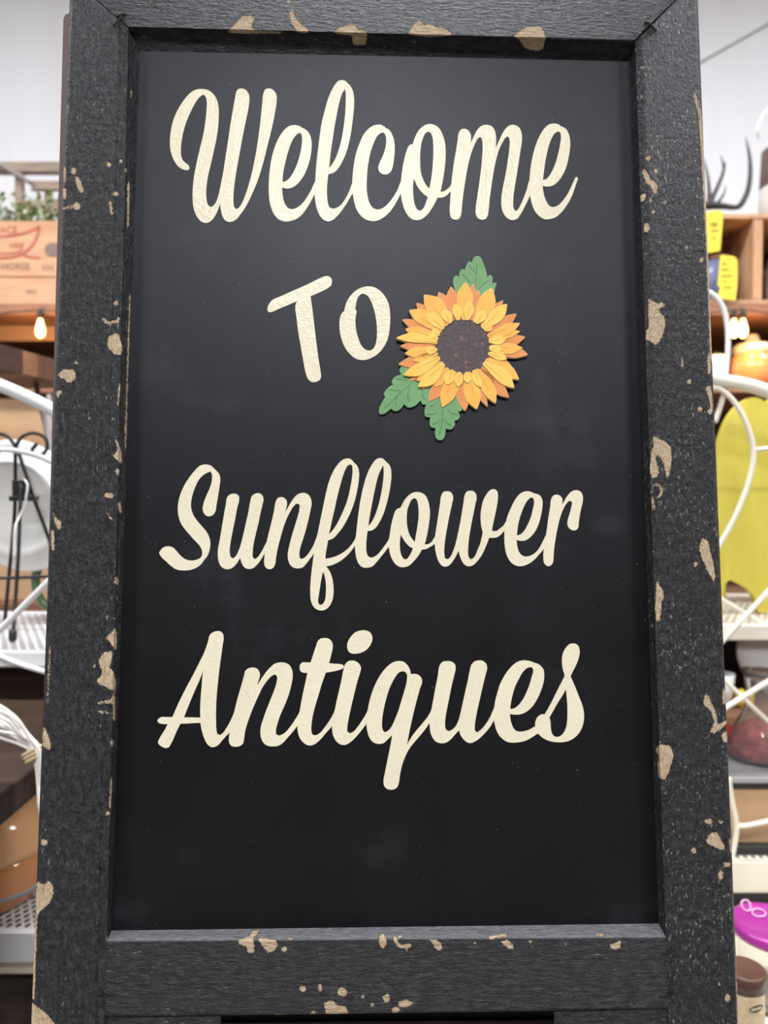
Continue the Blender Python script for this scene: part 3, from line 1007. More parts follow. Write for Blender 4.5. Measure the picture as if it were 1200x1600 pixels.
# ------------------------------------------------------------------ lettering
WORDS = [
 ('Welcome', [
  ('W', 260, 110, ["215,905 217,922 205,936 165,933 115,905 70,840 42,760 35,650 45,560 70,460 110,370 160,290 215,225 260,192 300,180 350,179 395,190 440,225 475,280 490,350 491,450 485,540 470,640 445,760 415,890 390,1000 375,1120 375,1200 385,1250 402,1275 418,1283 440,1272 465,1240 490,1170 510,1080 530,980 555,820 580,660 600,520 625,370 645,260 657,205 672,182 700,173 735,180 762,205 777,240 778,290 765,380 740,500 710,650 685,790 660,930 640,1060 630,1160 630,1240 637,1285 655,1303 680,1290 710,1245 745,1160 780,1050 810,930 840,780 865,620 885,460 900,310 912,215 925,185 955,172 985,178 1015,200 1033,235 1033,300 1015,420 985,560 945,720 905,880 855,1040 800,1170 750,1270 700,1345 655,1400 620,1420 585,1423 550,1405 528,1370 513,1315 503,1250c 480,1320 455,1370 425,1408 390,1430 365,1433 330,1420 295,1385 270,1335 253,1270 247,1190 250,1090 262,990 285,870 320,720 350,590 370,460 379,360 380,300 373,262 362,240 350,232 330,240 300,268 265,320 225,400 190,480 160,580 145,660 137,740 140,800 155,845 180,870 205,890"]),
  ('e', 410, 110, ["300,516 260,522 220,548 180,595 140,665 108,750 85,840 70,940 61,1050 61,1150 70,1240 90,1310 120,1365 160,1402 205,1418 265,1415 320,1395 370,1355 410,1305 450,1240 490,1165 510,1140c 510,1020c 495,1045 460,1120 420,1190 375,1250 325,1290 275,1304 245,1295 215,1262 198,1215 188,1150 185,1102c 225,1110 270,1105 320,1075 365,1025 405,955 435,875 455,790 462,720 460,660 445,605 420,570 395,552 380,545 345,524",
        "350,590 330,598 300,630 270,685 245,755 222,835 205,910 192,990 188,1050c 210,1045 240,1028 275,985 305,930 335,855 358,770 370,690 372,630 365,600"]),
  ('l', 410, 110, ["735,96 710,105 680,140 645,200 615,275 585,380 560,480 540,600 525,720 512,830 503,930 497,1030 492,1120 493,1200 505,1275 525,1335 555,1385 590,1412 620,1419 655,1408 700,1370 745,1315 790,1250 825,1190 845,1160 865,1130c 865,1000c 840,1065 810,1145 770,1220 725,1275 690,1293 655,1299 630,1285 613,1240 606,1170 606,1100 612,1030 618,975c 650,970 690,945 725,900 760,835 790,760 815,665 835,560 850,440 860,330 858,250 848,195 828,155 800,125 775,102 755,96",
        "775,178c 755,205 735,255 715,330 695,430 675,540 660,640 645,740 635,830 625,920c 650,890 680,840 705,780 730,700 750,610 765,510 777,400 781,300 781,220"]),
  ('c', 560, 110, ["185,513 140,522 95,552 50,605 10,690 -20,775 -38,860 -50,950 -57,1045 -53,1150 -40,1230 -20,1300 15,1355 65,1398 115,1415 170,1413 230,1385 285,1340 330,1280 370,1210 398,1155 420,1120c 420,1000c 395,1050 370,1115 330,1185 285,1245 235,1290 180,1308 140,1295 108,1255 88,1195 78,1120 78,1040 82,960 95,860 120,750 150,670 180,615 210,592 235,588 253,610 260,650 258,700 245,760 220,825 195,880 186,920 195,950 215,970 250,979 285,970 310,940 325,890 335,820 340,750 338,690 325,630 305,585 280,555 262,547 240,530 215,516"]),
  ('o', 560, 110, ["660,508 620,520 575,555 540,610 520,660 510,695c 485,700 465,725 445,780 425,860 412,930 402,1010 396,1100 400,1180 415,1255 440,1325 475,1375 510,1400 545,1407 590,1398 635,1365 680,1310 715,1250 742,1195c 780,1197 820,1180 850,1150 868,1130 890,1100c 890,1020c 878,1055 860,1090 835,1115 800,1137 768,1142c 780,1090 795,1010 808,920 816,830 816,740 808,670 790,610 765,560 730,525 695,510",
        "655,580 630,592 608,630 590,690 580,770 578,850 580,920 590,980 610,1035 635,1080 665,1112c 675,1060 690,960 698,860 702,760 700,680 690,620 675,590",
        "520,1015c 512,1080 512,1150 520,1225 535,1280 555,1310 580,1318 605,1300 630,1250 650,1190c 620,1170 585,1135 550,1085"]),
  ('m', 710, 110, ["90,551 60,560 42,585 30,660 10,780 -5,870 -20,980 -32,1100 -40,1230 -45,1310 -42,1350 -30,1385 0,1402 25,1402 50,1385 62,1350 68,1290 80,1180 98,1060 120,930 145,820 175,730 205,665 225,635 243,630 258,655 264,720 260,800 250,920 235,1040 215,1180 200,1280 197,1330 207,1370 230,1395 262,1404 290,1396 308,1370 320,1310 328,1220 345,1090 365,960 390,840 420,740 455,670 485,630 502,626 515,650 516,710 505,810 490,910 470,1020 448,1130 438,1230 442,1290 458,1340 485,1380 520,1402 550,1407 585,1395 620,1350 655,1285 690,1215 710,1170 725,1140c 725,980c 702,1030 680,1110 645,1205 610,1280 590,1312 572,1321 555,1300 550,1250 552,1180 565,1090 585,970 605,840 620,740 632,650 628,590 612,550 580,523 545,515 510,523 475,555 435,625 405,690 385,733c 390,680 388,620 375,565 350,530 315,516 280,516 245,530 215,560 185,615 160,665 150,683c 155,640 150,600 130,568"]),
  ('e', 710, 110, ["925,503 885,512 845,545 805,605 770,680 742,770 722,860 708,960 702,1060 703,1130 712,1200 730,1270 758,1330 800,1375 845,1398 890,1398 945,1380 1000,1335 1050,1270 1095,1190 1125,1110 1145,1050 1155,1020 1148,1004 1135,1006 1122,1030 1095,1090 1060,1160 1015,1225 975,1265 925,1285 895,1278 868,1245 845,1195 832,1140 825,1085c 865,1093 910,1087 955,1060 1000,1005 1035,940 1060,860 1075,780 1084,700 1080,640 1065,590 1045,555 1020,538 1000,530 970,510",
        "975,578 945,590 915,630 890,690 868,770 850,860 838,950 828,1033c 855,1025 885,995 920,935 950,860 975,770 990,690 997,630 990,590"]),
 ]),
 ('To', [
  ('T', 410, 410, ["600,130 565,140 480,180 380,228 260,280 160,325 95,355 65,390 50,425 50,455 65,469 90,466 150,440 240,402 332,362c 318,380 309,420 318,500 335,640 360,790 385,930 410,1050 425,1090 450,1115 475,1124 510,1118 540,1100 550,1075 548,1040 530,930 510,780 490,620 470,450 452,320c 530,285 610,245 640,220 653,185 648,155 630,137"]),
  ('o', 410, 410, ["1000,227 950,232 890,258 835,305 795,365 775,420 769,455c 745,480 728,520 723,590 728,660 745,730 775,800 820,860 870,900 940,917 1010,902 1080,860 1140,790 1180,700 1195,600 1198,500 1185,400 1155,330 1110,275 1060,240",
        "935,295 905,315 885,360 876,410 872,440 882,458 876,500 872,560 880,640 898,710 925,775 960,815 1000,829 1035,815 1060,770 1073,700 1074,620 1065,530 1045,440 1015,360 980,310"]),
 ]),
 ('Sunflower', [
  ('S', 240, 710, ["475,96 440,105 395,145 345,205 295,280 255,370 235,440 228,510 235,580 255,640 290,695 340,755 395,815 435,860 455,900 455,945 440,970 410,985 360,995 305,985 260,955 220,910 185,875 150,862 110,865 75,888 55,925 70,955 120,1005 170,1050 220,1080 280,1088 350,1082 410,1058 455,1020 472,993 500,960 520,915 533,850 525,785 500,730 455,675 400,610 370,560 353,500 355,430 375,350 405,275 440,220 480,185 535,160c 548,190 548,240 530,310 495,390 470,460 462,520 475,555 500,577 530,580 560,565 580,535 590,480 605,390 620,290 625,220 612,180 585,150 560,125 535,105 505,96"]),
  ('u', 240, 710, ["745,369 715,378 690,405 680,460 660,570 640,690 620,810 605,890 603,950 610,1000 630,1045 660,1070 695,1077 730,1068 765,1040 795,1000 812,968c 820,1000 840,1045 870,1070 900,1075 935,1065 970,1035 1005,990 1043,925 1060,900c 1080,760c 1065,810 1040,860 1005,925 975,965 948,980 932,965 930,920 940,830 960,740 985,640 1005,540 1022,470 1030,410 1020,385 1000,368 975,364 945,372 920,395 908,440 890,540 865,650 840,760 820,840 795,910 770,955 745,974 725,962 715,920 722,830 740,730 765,610 785,500 803,420 800,390 780,373"]),
  ('n', 400, 710, ["235,401 205,410 190,435 170,530 140,660 110,780 90,880 80,960 77,1010 85,1050 110,1073 140,1075 165,1060 180,1030 188,970 205,880 225,800 250,710 285,610 320,540 355,485 385,462 405,470 408,510 395,570 365,670 335,770 310,870 298,940 305,1000 325,1040 355,1062 395,1069 435,1060 475,1020 510,975 545,925 560,900c 590,740c 570,775 540,850 505,910 465,960 435,978 415,975 408,940 415,880 440,800 470,700 495,600 512,520 522,460 512,410 490,378 455,362 420,364 385,380 345,425 310,480 275,545c 285,500 292,460 285,430 265,408"]),
  ('f', 400, 710, ["860,39 820,48 785,75 745,125 710,190 680,270 655,370 630,490 605,610 585,710 565,800 550,890 535,990 522,1090 512,1200 509,1290 515,1370 535,1420 565,1450 605,1463 650,1455 690,1420 715,1370 727,1300 725,1220 715,1160 695,1105 675,1070 658,1050c 710,1038 770,1012 830,970 880,920 928,855 945,830c 950,740c 930,790 900,840 855,890 800,930 740,958 690,972 650,978c 655,930 665,870 677,805c 720,790 765,745 815,680 860,600 900,510 930,420 950,330 965,230 966,165 955,120 938,95 918,77 900,55 880,42",
        "885,95 860,108 835,150 810,220 785,310 762,400 740,500 715,610 695,700 683,750c 720,710 760,650 800,570 835,490 865,400 885,310 900,220 905,140 898,103",
        "628,1102c 615,1160 600,1250 588,1330 583,1380 590,1402 605,1411 625,1402 645,1370 655,1300 656,1230 648,1160 638,1120"]),
  ('l', 550, 710, ["265,35 230,45 195,85 160,145 130,220 105,310 85,400 68,500 55,600 45,690 35,780 28,850 32,920 45,985 70,1035 100,1058 150,1062 190,1050 230,1010 275,955 315,905 347,862 365,840c 365,740c 345,795 310,850 265,910 225,950 180,967 155,958 138,920 133,860 137,790 147,718c 180,715 215,695 255,640 290,570 320,480 345,380 362,280 369,200 365,140 350,100 325,75 300,50 285,38",
        "293,100c 275,135 250,190 228,270 210,350 190,450 172,550 160,620 152,675c 180,640 210,585 235,520 258,440 278,340 290,260 297,180"]),
  ('o', 550, 710, ["610,354 570,360 525,390 485,440 462,485 452,502c 430,508 410,525 390,575 370,650 358,720 348,800 346,870 358,940 380,990 415,1035 450,1055 490,1057 530,1045 580,1000 625,945 655,893c 690,888 730,868 775,838 795,820c 795,750c 775,775 740,825 710,842 680,845c 695,790 710,720 722,640 730,560 725,490 710,430 690,390 660,365 630,356",
        "585,412 560,425 540,460 522,510 513,580 515,650 525,710 545,765 587,822c 600,750 615,660 624,580 622,500 612,440 600,417",
        "458,750c 450,800 448,860 455,920 470,960 490,982 510,982 535,955 555,920 571,880c 540,865 510,835 480,795"]),
  ('w', 720, 710, ["-135,346 -165,355 -183,385 -195,460 -210,560 -225,660 -238,740 -245,820 -240,890 -228,950 -205,1010 -175,1045 -145,1053 -110,1040 -75,1000 -45,950 -22,903c -10,950 10,1000 40,1038 75,1050 110,1040 155,1000 200,935 235,860 265,782c 300,783 330,780 365,760 390,735 412,712 430,690c 450,580c 425,625 400,665 365,695 335,717 290,718c 300,660 315,590 332,510 345,430 347,380 338,345 320,329 295,327 268,340 240,375 210,430 195,490 186,550 185,620 192,680 205,733c 195,780 180,840 155,900 130,955 110,978 92,982 75,965 67,920 70,850 78,770 95,670 115,570 135,470 147,400 140,370 120,348 85,341 55,350 37,380 25,450 10,540 -5,630 -25,730 -45,820 -70,900 -95,955 -125,982 -145,975 -155,930 -153,850 -140,750 -120,640 -100,540 -82,460 -73,400 -82,370 -105,350"]),
  ('e', 720, 710, ["620,346 585,352 545,378 505,430 470,500 440,570 420,640 410,700 407,790 412,870 428,940 455,995 490,1030 530,1046 580,1046 635,1025 690,985 735,935 775,888 795,860c 800,750c 775,800 745,860 705,915 660,945 600,957 570,945 545,915 530,870 521,803c 560,811 600,808 645,780 690,730 725,660 750,570 763,490 762,430 748,395 720,375 690,368 655,352",
        "660,406 630,425 600,470 570,540 545,620 530,700 524,760c 555,752 590,720 625,660 655,590 675,510 685,440 678,412"]),
  ('r', 720, 710, ["890,378 865,388 848,415 838,480 822,580 808,680 795,770 785,830 775,900 772,970 778,1015 800,1042 825,1048 848,1035 862,1010 867,960 872,890 885,800 905,690 930,590 960,510 990,460 1020,437 1037,445 1035,490 1020,550 1003,610 997,650 1005,680 1030,705 1060,713 1085,705 1098,685 1103,640 1115,560 1130,490 1142,430 1138,380 1120,350 1090,337 1055,340 1025,358 990,400 965,445 945,477c 950,450 950,420 935,395 915,381"]),
 ]),
 ('Antiques', [
  ('A', 240, 980, ["605,36 570,42 540,60 522,85 515,120 500,170 470,250 430,330 380,430 310,560 240,700 177,842c 120,842 75,842 50,855 37,875 50,895 80,905 133,907c 110,955 75,1010 50,1055 42,1078 55,1100 85,1122 120,1131 145,1122 160,1100 185,1050 215,980 252,905c 320,902 390,897 440,895c 445,930 460,990 480,1050 510,1100 540,1122 575,1120 610,1100 645,1060 680,1020 715,985 730,960c 765,770c 745,825 715,890 680,950 650,990 620,1009 600,1000 590,960 586,880 586,790 592,650 605,510 618,390 635,270 648,170 657,90 650,60 630,42",
        "468,400c 430,500 385,600 335,720 285,845c 360,845c 440,847c 438,780 442,670 452,550 460,450"]),
  ('n', 240, 980, ["930,377 890,385 862,408 850,450 825,540 790,660 760,780 740,870 720,960 708,1030 710,1080 730,1110 770,1120 810,1112 838,1090 848,1050 858,980 880,900 905,830 940,740 985,640 1030,550 1075,490 1110,455 1140,443 1157,460 1155,510 1135,580 1100,670 1060,770 1025,870 1005,940 1002,985 1008,1035 1030,1080 1065,1108 1120,1116 1170,1110 1215,1080 1260,1030 1305,980 1348,922 1365,895c 1385,740c 1365,800 1330,860 1290,920 1245,975 1200,1008 1170,1014 1150,1000 1147,970 1160,910 1190,820 1230,730 1265,640 1290,550 1305,460 1303,420 1290,380 1268,350 1230,332 1180,330 1140,340 1090,380 1040,440 1000,500 972,548c 985,500 998,450 990,415 965,385"]),
  ('t', 400, 980, ["640,101 605,108 580,130 565,170 545,230 512,330c 470,330 435,330 415,350 409,380 418,410 440,424 483,428c 465,510 445,600 425,700 408,800 395,880 388,930 395,990 415,1045 445,1080 485,1104 525,1105 565,1085 610,1045 660,985 710,930 730,900c 750,730c 730,800 695,865 650,930 600,990 555,1013 530,1005 520,970 522,900 535,820 555,740 585,640 615,540 655,425c 700,418 750,408 795,395 822,378 822,360 800,348 740,342 685,337c 700,280 715,220 720,170 708,130 680,107"]),
  ('i', 400, 980, ["895,312 860,322 835,350 820,400 800,500 775,610 750,720 735,800 720,870 714,930 718,990 735,1040 765,1080 800,1100 840,1100 880,1080 930,1035 985,970 1033,905 1055,870c 1070,710c 1040,795 1000,865 955,930 910,980 880,992 860,980 857,930 868,860 885,780 905,690 930,590 955,490 980,410 985,380 972,350 945,325", "D",
        "985,30 950,38 910,65 875,110 856,155 855,190 868,225 890,243 930,248 980,240 1030,215 1070,170 1090,120 1088,80 1068,48 1030,30"]),
  ('q', 560, 990, ["390,257 340,263 285,295 225,360 175,440 135,530 110,610 92,690 80,770 76,860 88,930 110,985 145,1020 190,1033 235,1025 275,990 316,950c 305,1020 285,1120 265,1220 245,1320 235,1380 240,1420 260,1448 300,1462 340,1455 365,1435 378,1400 390,1320 410,1230 435,1160 475,1080 530,1010 590,940 640,875 665,838 690,800c 705,640c 685,710 655,770 605,835 545,905 490,980 455,1043c 470,960 490,860 515,750 545,630 575,520 597,440 590,415 570,392 540,378 492,380c 480,330 455,290 425,265",
        "415,352 385,360 350,400 315,460 285,530 258,620 235,720 223,810 222,870 232,908 248,923 275,912 305,880 335,820 375,720 405,620 435,520 455,430 455,385 440,360"]),
  ('u', 560, 990, ["830,257 795,262 768,285 755,320 745,390 725,490 705,600 690,680 675,770 667,850 672,910 690,965 725,1010 770,1026 820,1020 865,990 900,950 942,905c 955,945 985,990 1020,1018 1055,1024 1090,1010 1140,975 1190,925 1235,870 1268,815 1290,780c 1295,640c 1265,710 1230,790 1180,865 1135,910 1110,924 1092,905 1090,870 1100,790 1120,690 1145,580 1170,470 1195,370 1206,320 1195,280 1165,255 1130,250 1090,260 1060,290 1045,340 1025,440 1000,550 975,660 955,750 935,820 905,875 870,905 845,913 820,895 812,850 818,770 835,680 855,580 875,480 900,380 911,320 905,290 885,268 860,258"]),
  ('e', 720, 980, ["590,310 545,318 500,345 450,395 405,460 365,540 340,620 318,710 310,790 312,870 325,940 350,1000 390,1045 440,1075 490,1081 550,1075 610,1060 665,1030 722,993 745,975c 745,915c 690,932 640,960 590,975 545,978 510,965 485,930 468,880 458,812c 500,818 560,815 615,790 670,740 720,660 755,580 775,510 780,440 775,400 755,370 725,345 690,333 650,318",
        "650,374 615,385 580,420 545,480 510,550 485,630 468,710 462,767c 500,760 535,735 575,685 615,610 645,530 665,460 677,400 668,378"]),
  ('s', 720, 980, ["1050,151 1015,160 985,190 960,235 947,290 947,340 955,395 970,455 945,510 905,590 860,680 815,765 785,815c 760,815 725,835 703,870 695,920 700,960 722,995 760,1030 810,1058 870,1073 960,1075 1020,1060 1080,1020 1125,960 1148,890 1153,820 1140,740 1110,660 1075,570 1045,500 1027,460c 1045,420 1080,350 1105,280 1112,220 1105,185 1085,160",
        "983,580c 950,640 905,710 860,790 830,842c 838,880 842,940 850,985 870,1018 900,1028 935,1018 965,985 985,940 995,880 998,800 995,700 988,630"]),
 ]),
]
PW = -D + 0.0005


def px_prism(geo, rings2d, w0, w1):
    rr = [[tuple(L(x, y, -D).xy) for x, y in r] for r in rings2d]
    geo.prism(rr[0], lambda a, b_, t: Vector((a, b_, t)), w0, w1, rr[1:])
    return geo


for word, letters in WORDS:
    we = bpy.data.objects.new('word_lettering', None)
    we.empty_display_size = 0.02
    COL.objects.link(we)
    we.parent = sign
    we['label'] = 'cream vinyl word reading ' + word
    for i, (chh, ox, oy, rings) in enumerate(letters):
        g = Geo()
        w1 = -D + 0.0006 + 0.00004 * i
        if 'D' in rings:
            k = rings.index('D')
            for rg in (rings[:k], rings[k + 1:]):
                px_prism(g, [ring_from(r, ox, oy, 6.0) for r in rg], -D, w1)
        else:
            px_prism(g, [ring_from(r, ox, oy, 6.0) for r in rings], -D, w1)
        lo = g.obj('letter', M['vinyl'], we, local=True)
        lo['label'] = 'cream vinyl letter ' + chh

# ------------------------------------------------------------------ sunflower
SFX, SFY, SFS = 580.0, 390.0, 4.615
sc0 = L(SFX + 658 / SFS, SFY + 710 / SFS, -D)
flower = thing('sunflower_cutout', 'painted wooden sunflower with three green leaves stuck on the chalkboard', 'decoration')
flower.matrix_world = Matrix.Translation(to_world(sc0)) @ SIGN_M.to_3x3().to_4x4()


def FQ(x, y):
    p = L(SFX + x / SFS, SFY + y / SFS, -D)
    return (p.x - sc0.x, p.y - sc0.y)


def flow_prism(rings, w0, w1, name, mat, parent=flower):
    g = Geo()
    rr = [[FQ(x, y) for x, y in r] for r in rings]
    g.prism(rr[0], lambda a, b_, t: Vector((a, b_, t)), w0, w1, rr[1:])
    return g.obj(name, mat, parent, local=True)


def strip(pts, w):
    """tapered ribbon outline round a polyline (enlarged-photo units)"""
    pts = [np.array(p, float) for p in pts]
    if len(pts) > 2:
        vs, _ = crspline([Vector((p[0], p[1], 0)) for p in pts], [1] * len(pts), 5, False)
        pts = [np.array((v_.x, v_.y)) for v_ in vs]
    n = len(pts)
    Lh, Rh = [], []
    for i in range(n):
        d = pts[min(i + 1, n - 1)] - pts[max(i - 1, 0)]
        d /= np.linalg.norm(d) + 1e-9
        k = w * (1 - 0.6 * i / max(n - 1, 1)) / 2
        Lh.append(tuple(pts[i] + np.array((-d[1], d[0])) * k))
        Rh.append(tuple(pts[i] - np.array((-d[1], d[0])) * k))
    return Lh + Rh[::-1]


LEAVES = [
 ("765,55 740,64 728,85 722,104c 705,93 688,112 672,155c 652,150 637,168 632,202c 605,196 588,228 592,270 620,330 700,440c 800,440c 885,310 893,275 900,255 885,247 868,250c 866,200 850,190 835,210c 825,165 800,95 785,65",
  [[(757, 112), (756, 180), (745, 290)], [(698, 122), (740, 165), (753, 190)], [(658, 188), (690, 220), (712, 248)], [(845, 235), (800, 260), (770, 300)]], 0.0030),
 ("55,1172 62,1190 95,1187 120,1170 142,1152c 170,1170 215,1150 235,1118c 262,1142 315,1130 356,1092c 368,1120 402,1114 415,1080 470,1010c 330,880c 240,850 212,855 203,880 216,906c 168,925 150,950 147,966 158,976c 115,1008 90,1048 100,1068c 75,1110 58,1150",
  [[(95, 1150), (170, 1075), (290, 965)], [(175, 935), (225, 945), (262, 950)], [(130, 1015), (180, 1022), (215, 1020)], [(172, 1130), (180, 1085), (195, 1050)], [(275, 1105), (262, 1050), (282, 985)], [(392, 1095), (370, 1060), (362, 1020)]], 0.0030),
 ("490,1379 468,1366 457,1330 461,1290c 430,1285 420,1245 425,1214c 390,1208 382,1170 395,1120 415,1090 480,1010c 600,1010c 630,1105 652,1160 640,1172 622,1168c 636,1205 622,1232 598,1237c 600,1270 570,1302 535,1296c 530,1340 515,1372",
  [[(486, 1342), (508, 1250), (512, 1140)], [(440, 1262), (475, 1255), (500, 1225)], [(402, 1190), (440, 1195), (470, 1180)], [(420, 1140), (450, 1128), (470, 1105)], [(580, 1278), (545, 1260), (520, 1225)], [(618, 1195), (570, 1180), (545, 1150)]], 0.0034),
]
for txt, veins, th in LEAVES:
    lf = flow_prism([ring_from(txt, 0, 0, 1.0, 4)], 0.0, th, 'leaf', M['p_leaf'])
    for vn in veins:
        flow_prism([strip(vn, 6)], th, th + 0.0002, 'vein', M['p_leafvein'], lf)

C0 = np.array((658.0, 708.0))


def petal_ring(tip, wid, base_r, bend=0.0, grow=0.0, shape=1.0):
    tip = np.array(tip, float)
    d = tip - C0
    r = np.linalg.norm(d)
    d /= r
    s = np.array((-d[1], d[0]))
    base = C0 + d * base_r
    ln = r - base_r
    prof = [(0.0, 0.10), (0.03, 0.16), (0.12, 0.22), (0.28, 0.36), (0.45, 0.47), (0.60, 0.50), (0.74, 0.43), (0.86, 0.27), (0.94, 0.13), (1.0, 0.02)]
    a, b_ = [], []
    for t, k in prof:
        c = base + d * (ln * t) + s * (bend * ln * math.sin(math.pi * t))
        h = k * wid + grow
        a.append(tuple(c + s * h))
        b_.append(tuple(c - s * h))
    ring = a + b_[::-1]
    txt = ' '.join('%f,%f' % p + ('c' if i in (len(a) - 1, len(a)) else '') for i, p in enumerate(ring))
    return ring_from(txt, 0, 0, 1.0, 2)


PET = []
for x, y, w, bd in ((485, 318, 95, .03), (572, 280, 95, -.03), (735, 260, 62, 0), (770, 308, 85, -.03), (325, 397, 85, 0), (225, 515, 72, 0), (945, 378, 60, 0),
                    (1040, 475, 78, .04), (1102, 640, 80, .05), (1122, 766, 92, -.04), (1012, 862, 66, 0), (985, 1074, 90, .04), (833, 1137, 56, .03), (672, 1169, 92, .04),
                    (365, 1014, 60, 0), (415, 1100, 92, -.04), (280, 952, 60, 0), (198, 836, 82, -.04), (210, 705, 64, 0), (880, 1000, 70, 0), (240, 640, 60, 0), (450, 420, 90, 0)):
    PET.append(((x, y), w, 190, bd, 'p_orange', 0.0040))
for x, y, w, bd in ((380, 340, 128, .05), (273, 450, 105, .05), (247, 583, 84, 0), (675, 250, 112, 0), (865, 292, 120, .05), (1063, 545, 74, .03), (1063, 600, 56, 0), (1082, 720, 74, .04),
                    (1057, 945, 90, -.04), (890, 1115, 92, -.03), (755, 1157, 112, .03), (510, 1142, 104, -.03), (243, 758, 74, -.03), (328, 956, 66, 0), (595, 1065, 44, 0), (455, 1000, 74, 0),
                    (300, 812, 62, 0), (470, 690, 50, 0)):
    PET.append(((x, y), w, 190, bd, 'p_amber', 0.0048))
for x, y, w, bd in ((181, 650, 66, .06), (970, 408, 92, .04), (232, 916, 84, -.05), (338, 1000, 92, -.05), (1022, 1007, 92, -.04),
                    (397, 478, 84, .04), (515, 452, 74, .05), (600, 408, 66, .04), (705, 390, 72, .02), (807, 453, 70, .05), (965, 655, 66, 0), (935, 735, 58, 0), (970, 800, 62, -.04),
                    (535, 985, 76, 0), (620, 1000, 56, 0), (690, 975, 48, 0), (785, 1003, 60, .03), (400, 640, 62, 0), (390, 745, 56, 0), (860, 560, 56, 0), (430, 600, 58, 0)):
    PET.append(((x, y), w, 188, bd, 'p_yellow', 0.0056))
for i, (tip, w, br, bd, mt, th) in enumerate(PET):
    th = th + (i % 4) * 0.00012
    g = Geo()
    # a painted pale rim under the coloured face
    pet = flow_prism([petal_ring(tip, w, br, bd)], 0.0012, th, 'petal', M['p_edge'] if False else M[mt])
    rr0 = petal_ring(tip, w, br, bd, 2.2)
    flow_prism([rr0], 0.0010, th - 0.0004, 'petal_rim', M['p_edge'], pet)
    d = np.array(tip, float) - C0
    r = np.linalg.norm(d)
    d /= r
    if mt != 'p_orange':
        flow_prism([strip([tuple(C0 + d * (br + 6)), tuple(C0 + d * (br + (r - br) * .62))], 4.5)], th, th + 0.00015, 'petal_line', M['p_vein'], pet)
# seed disc and the backing that carries the petals
ring = []
for k in range(72):
    a = 2 * math.pi * k / 72
    rad = 196 + (4 if k % 2 else 0)
    ring.append((C0[0] + rad * math.cos(a) * 1.02, C0[1] + rad * math.sin(a)))
flow_prism([ring], 0.0, 0.0044, 'seed_disc', M['p_disc'])
ring = [(C0[0] + 300 * math.cos(2 * math.pi * k / 48), C0[1] + 300 * math.sin(2 * math.pi * k / 48)) for k in range(48)]
flow_prism([ring], 0.0, 0.0012, 'backing', M['p_amber'])

# ------------------------------------------------------------------ long shelving unit against the back wall
UX0, UX1, UY0, UY1 = -1.75, 1.85, 2.0, 2.46
SHELF_Z = (1.41, 1.20, 0.60, 0.29)
TH = 0.03
unit = thing('shelving_unit', 'long dark brown wooden shelving unit standing along the white wall', 'shelf', (0, UY1, 0))
for z in SHELF_Z:
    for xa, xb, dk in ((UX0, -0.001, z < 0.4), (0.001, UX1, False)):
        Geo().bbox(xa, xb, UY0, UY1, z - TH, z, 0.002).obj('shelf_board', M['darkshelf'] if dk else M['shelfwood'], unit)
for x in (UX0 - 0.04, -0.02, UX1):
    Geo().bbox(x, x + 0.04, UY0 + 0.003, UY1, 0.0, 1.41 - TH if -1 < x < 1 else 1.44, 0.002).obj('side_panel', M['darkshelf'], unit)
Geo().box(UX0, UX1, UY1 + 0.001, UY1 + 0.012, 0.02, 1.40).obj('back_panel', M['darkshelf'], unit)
Geo().box(UX0 + 0.01, -0.04, 2.12, 2.126, 1.335, 1.378).obj('perforated_strip', M['peg'], unit)

# string of warm bulbs under the top shelf
sl = thing('string_light', 'string of warm glowing filament bulbs hung under the top shelf', 'string light', (0, 1.985, 1.39))
bx = [P(63, 500, 1.985).x + k * 0.42 for k in range(-1, 6)] + [P(1147, 500, 1.985).x, P(1161, 500, 1.985).x]
zb = zat(497, 1.985)
g = Geo()
pts = []
xs = sorted(bx)
for i, x in enumerate(xs):
    pts.append((x, 1.985, zb + 0.022))
    if i < len(xs) - 1:
        pts.append(((x + xs[i + 1]) / 2, 1.985, zb + 0.022 - 0.10 * min(1, (xs[i + 1] - x) / 0.4) * 0.2))
g.tube(pts, 0.0022, 6, smooth_n=3).obj('cord', M['socket'], sl, True)
for x in bx:
    near = x > 1.0
    dz = -0.008 if near and x > P(1155, 500, 1.985).x else 0.0
    Geo().lathe([(0.0065, 0.022), (0.0075, 0.012), (0.0075, 0.0), (0.006, -0.002)], (x, 1.985, zb + dz), 16).obj('socket', M['socket'], sl, True)
    Geo().lathe([(0.005, -0.002), (0.007, -0.010), (0.0115, -0.026), (0.0125, -0.036), (0.010, -0.046), (0.004, -0.052), (0.0003, -0.053)], (x, 1.985, zb + dz), 20).obj('bulb', M['bulb'], sl, True)
for x in (bx[1], bx[-1]):
    l = bpy.data.lights.new('bulb_glow', 'POINT')
    l.energy, l.color, l.shadow_soft_size = 1.6, (1.0, 0.50, 0.20), 0.02
    lo = bpy.data.objects.new('bulb_glow', l)
    lo.location = (x, 1.96, zb - 0.06)
    COL.objects.link(lo)

# ------------------------------------------------------------------ left: printed box with plants, weathered frame
def font_mesh(txt, size):
    c = bpy.data.curves.new('t', 'FONT')
    c.body = txt
    c.size = size
    c.align_x = 'RIGHT'
    o = bpy.data.objects.new('t', c)
    COL.objects.link(o)
    bpy.context.view_layer.update()
    me = bpy.data.meshes.new_from_object(o.evaluated_get(bpy.context.evaluated_depsgraph_get()))
    v = [p.co.copy() for p in me.vertices]
    f = [tuple(p.vertices) for p in me.polygons]
    bpy.data.objects.remove(o)
    bpy.data.meshes.remove(me)
    return v, f


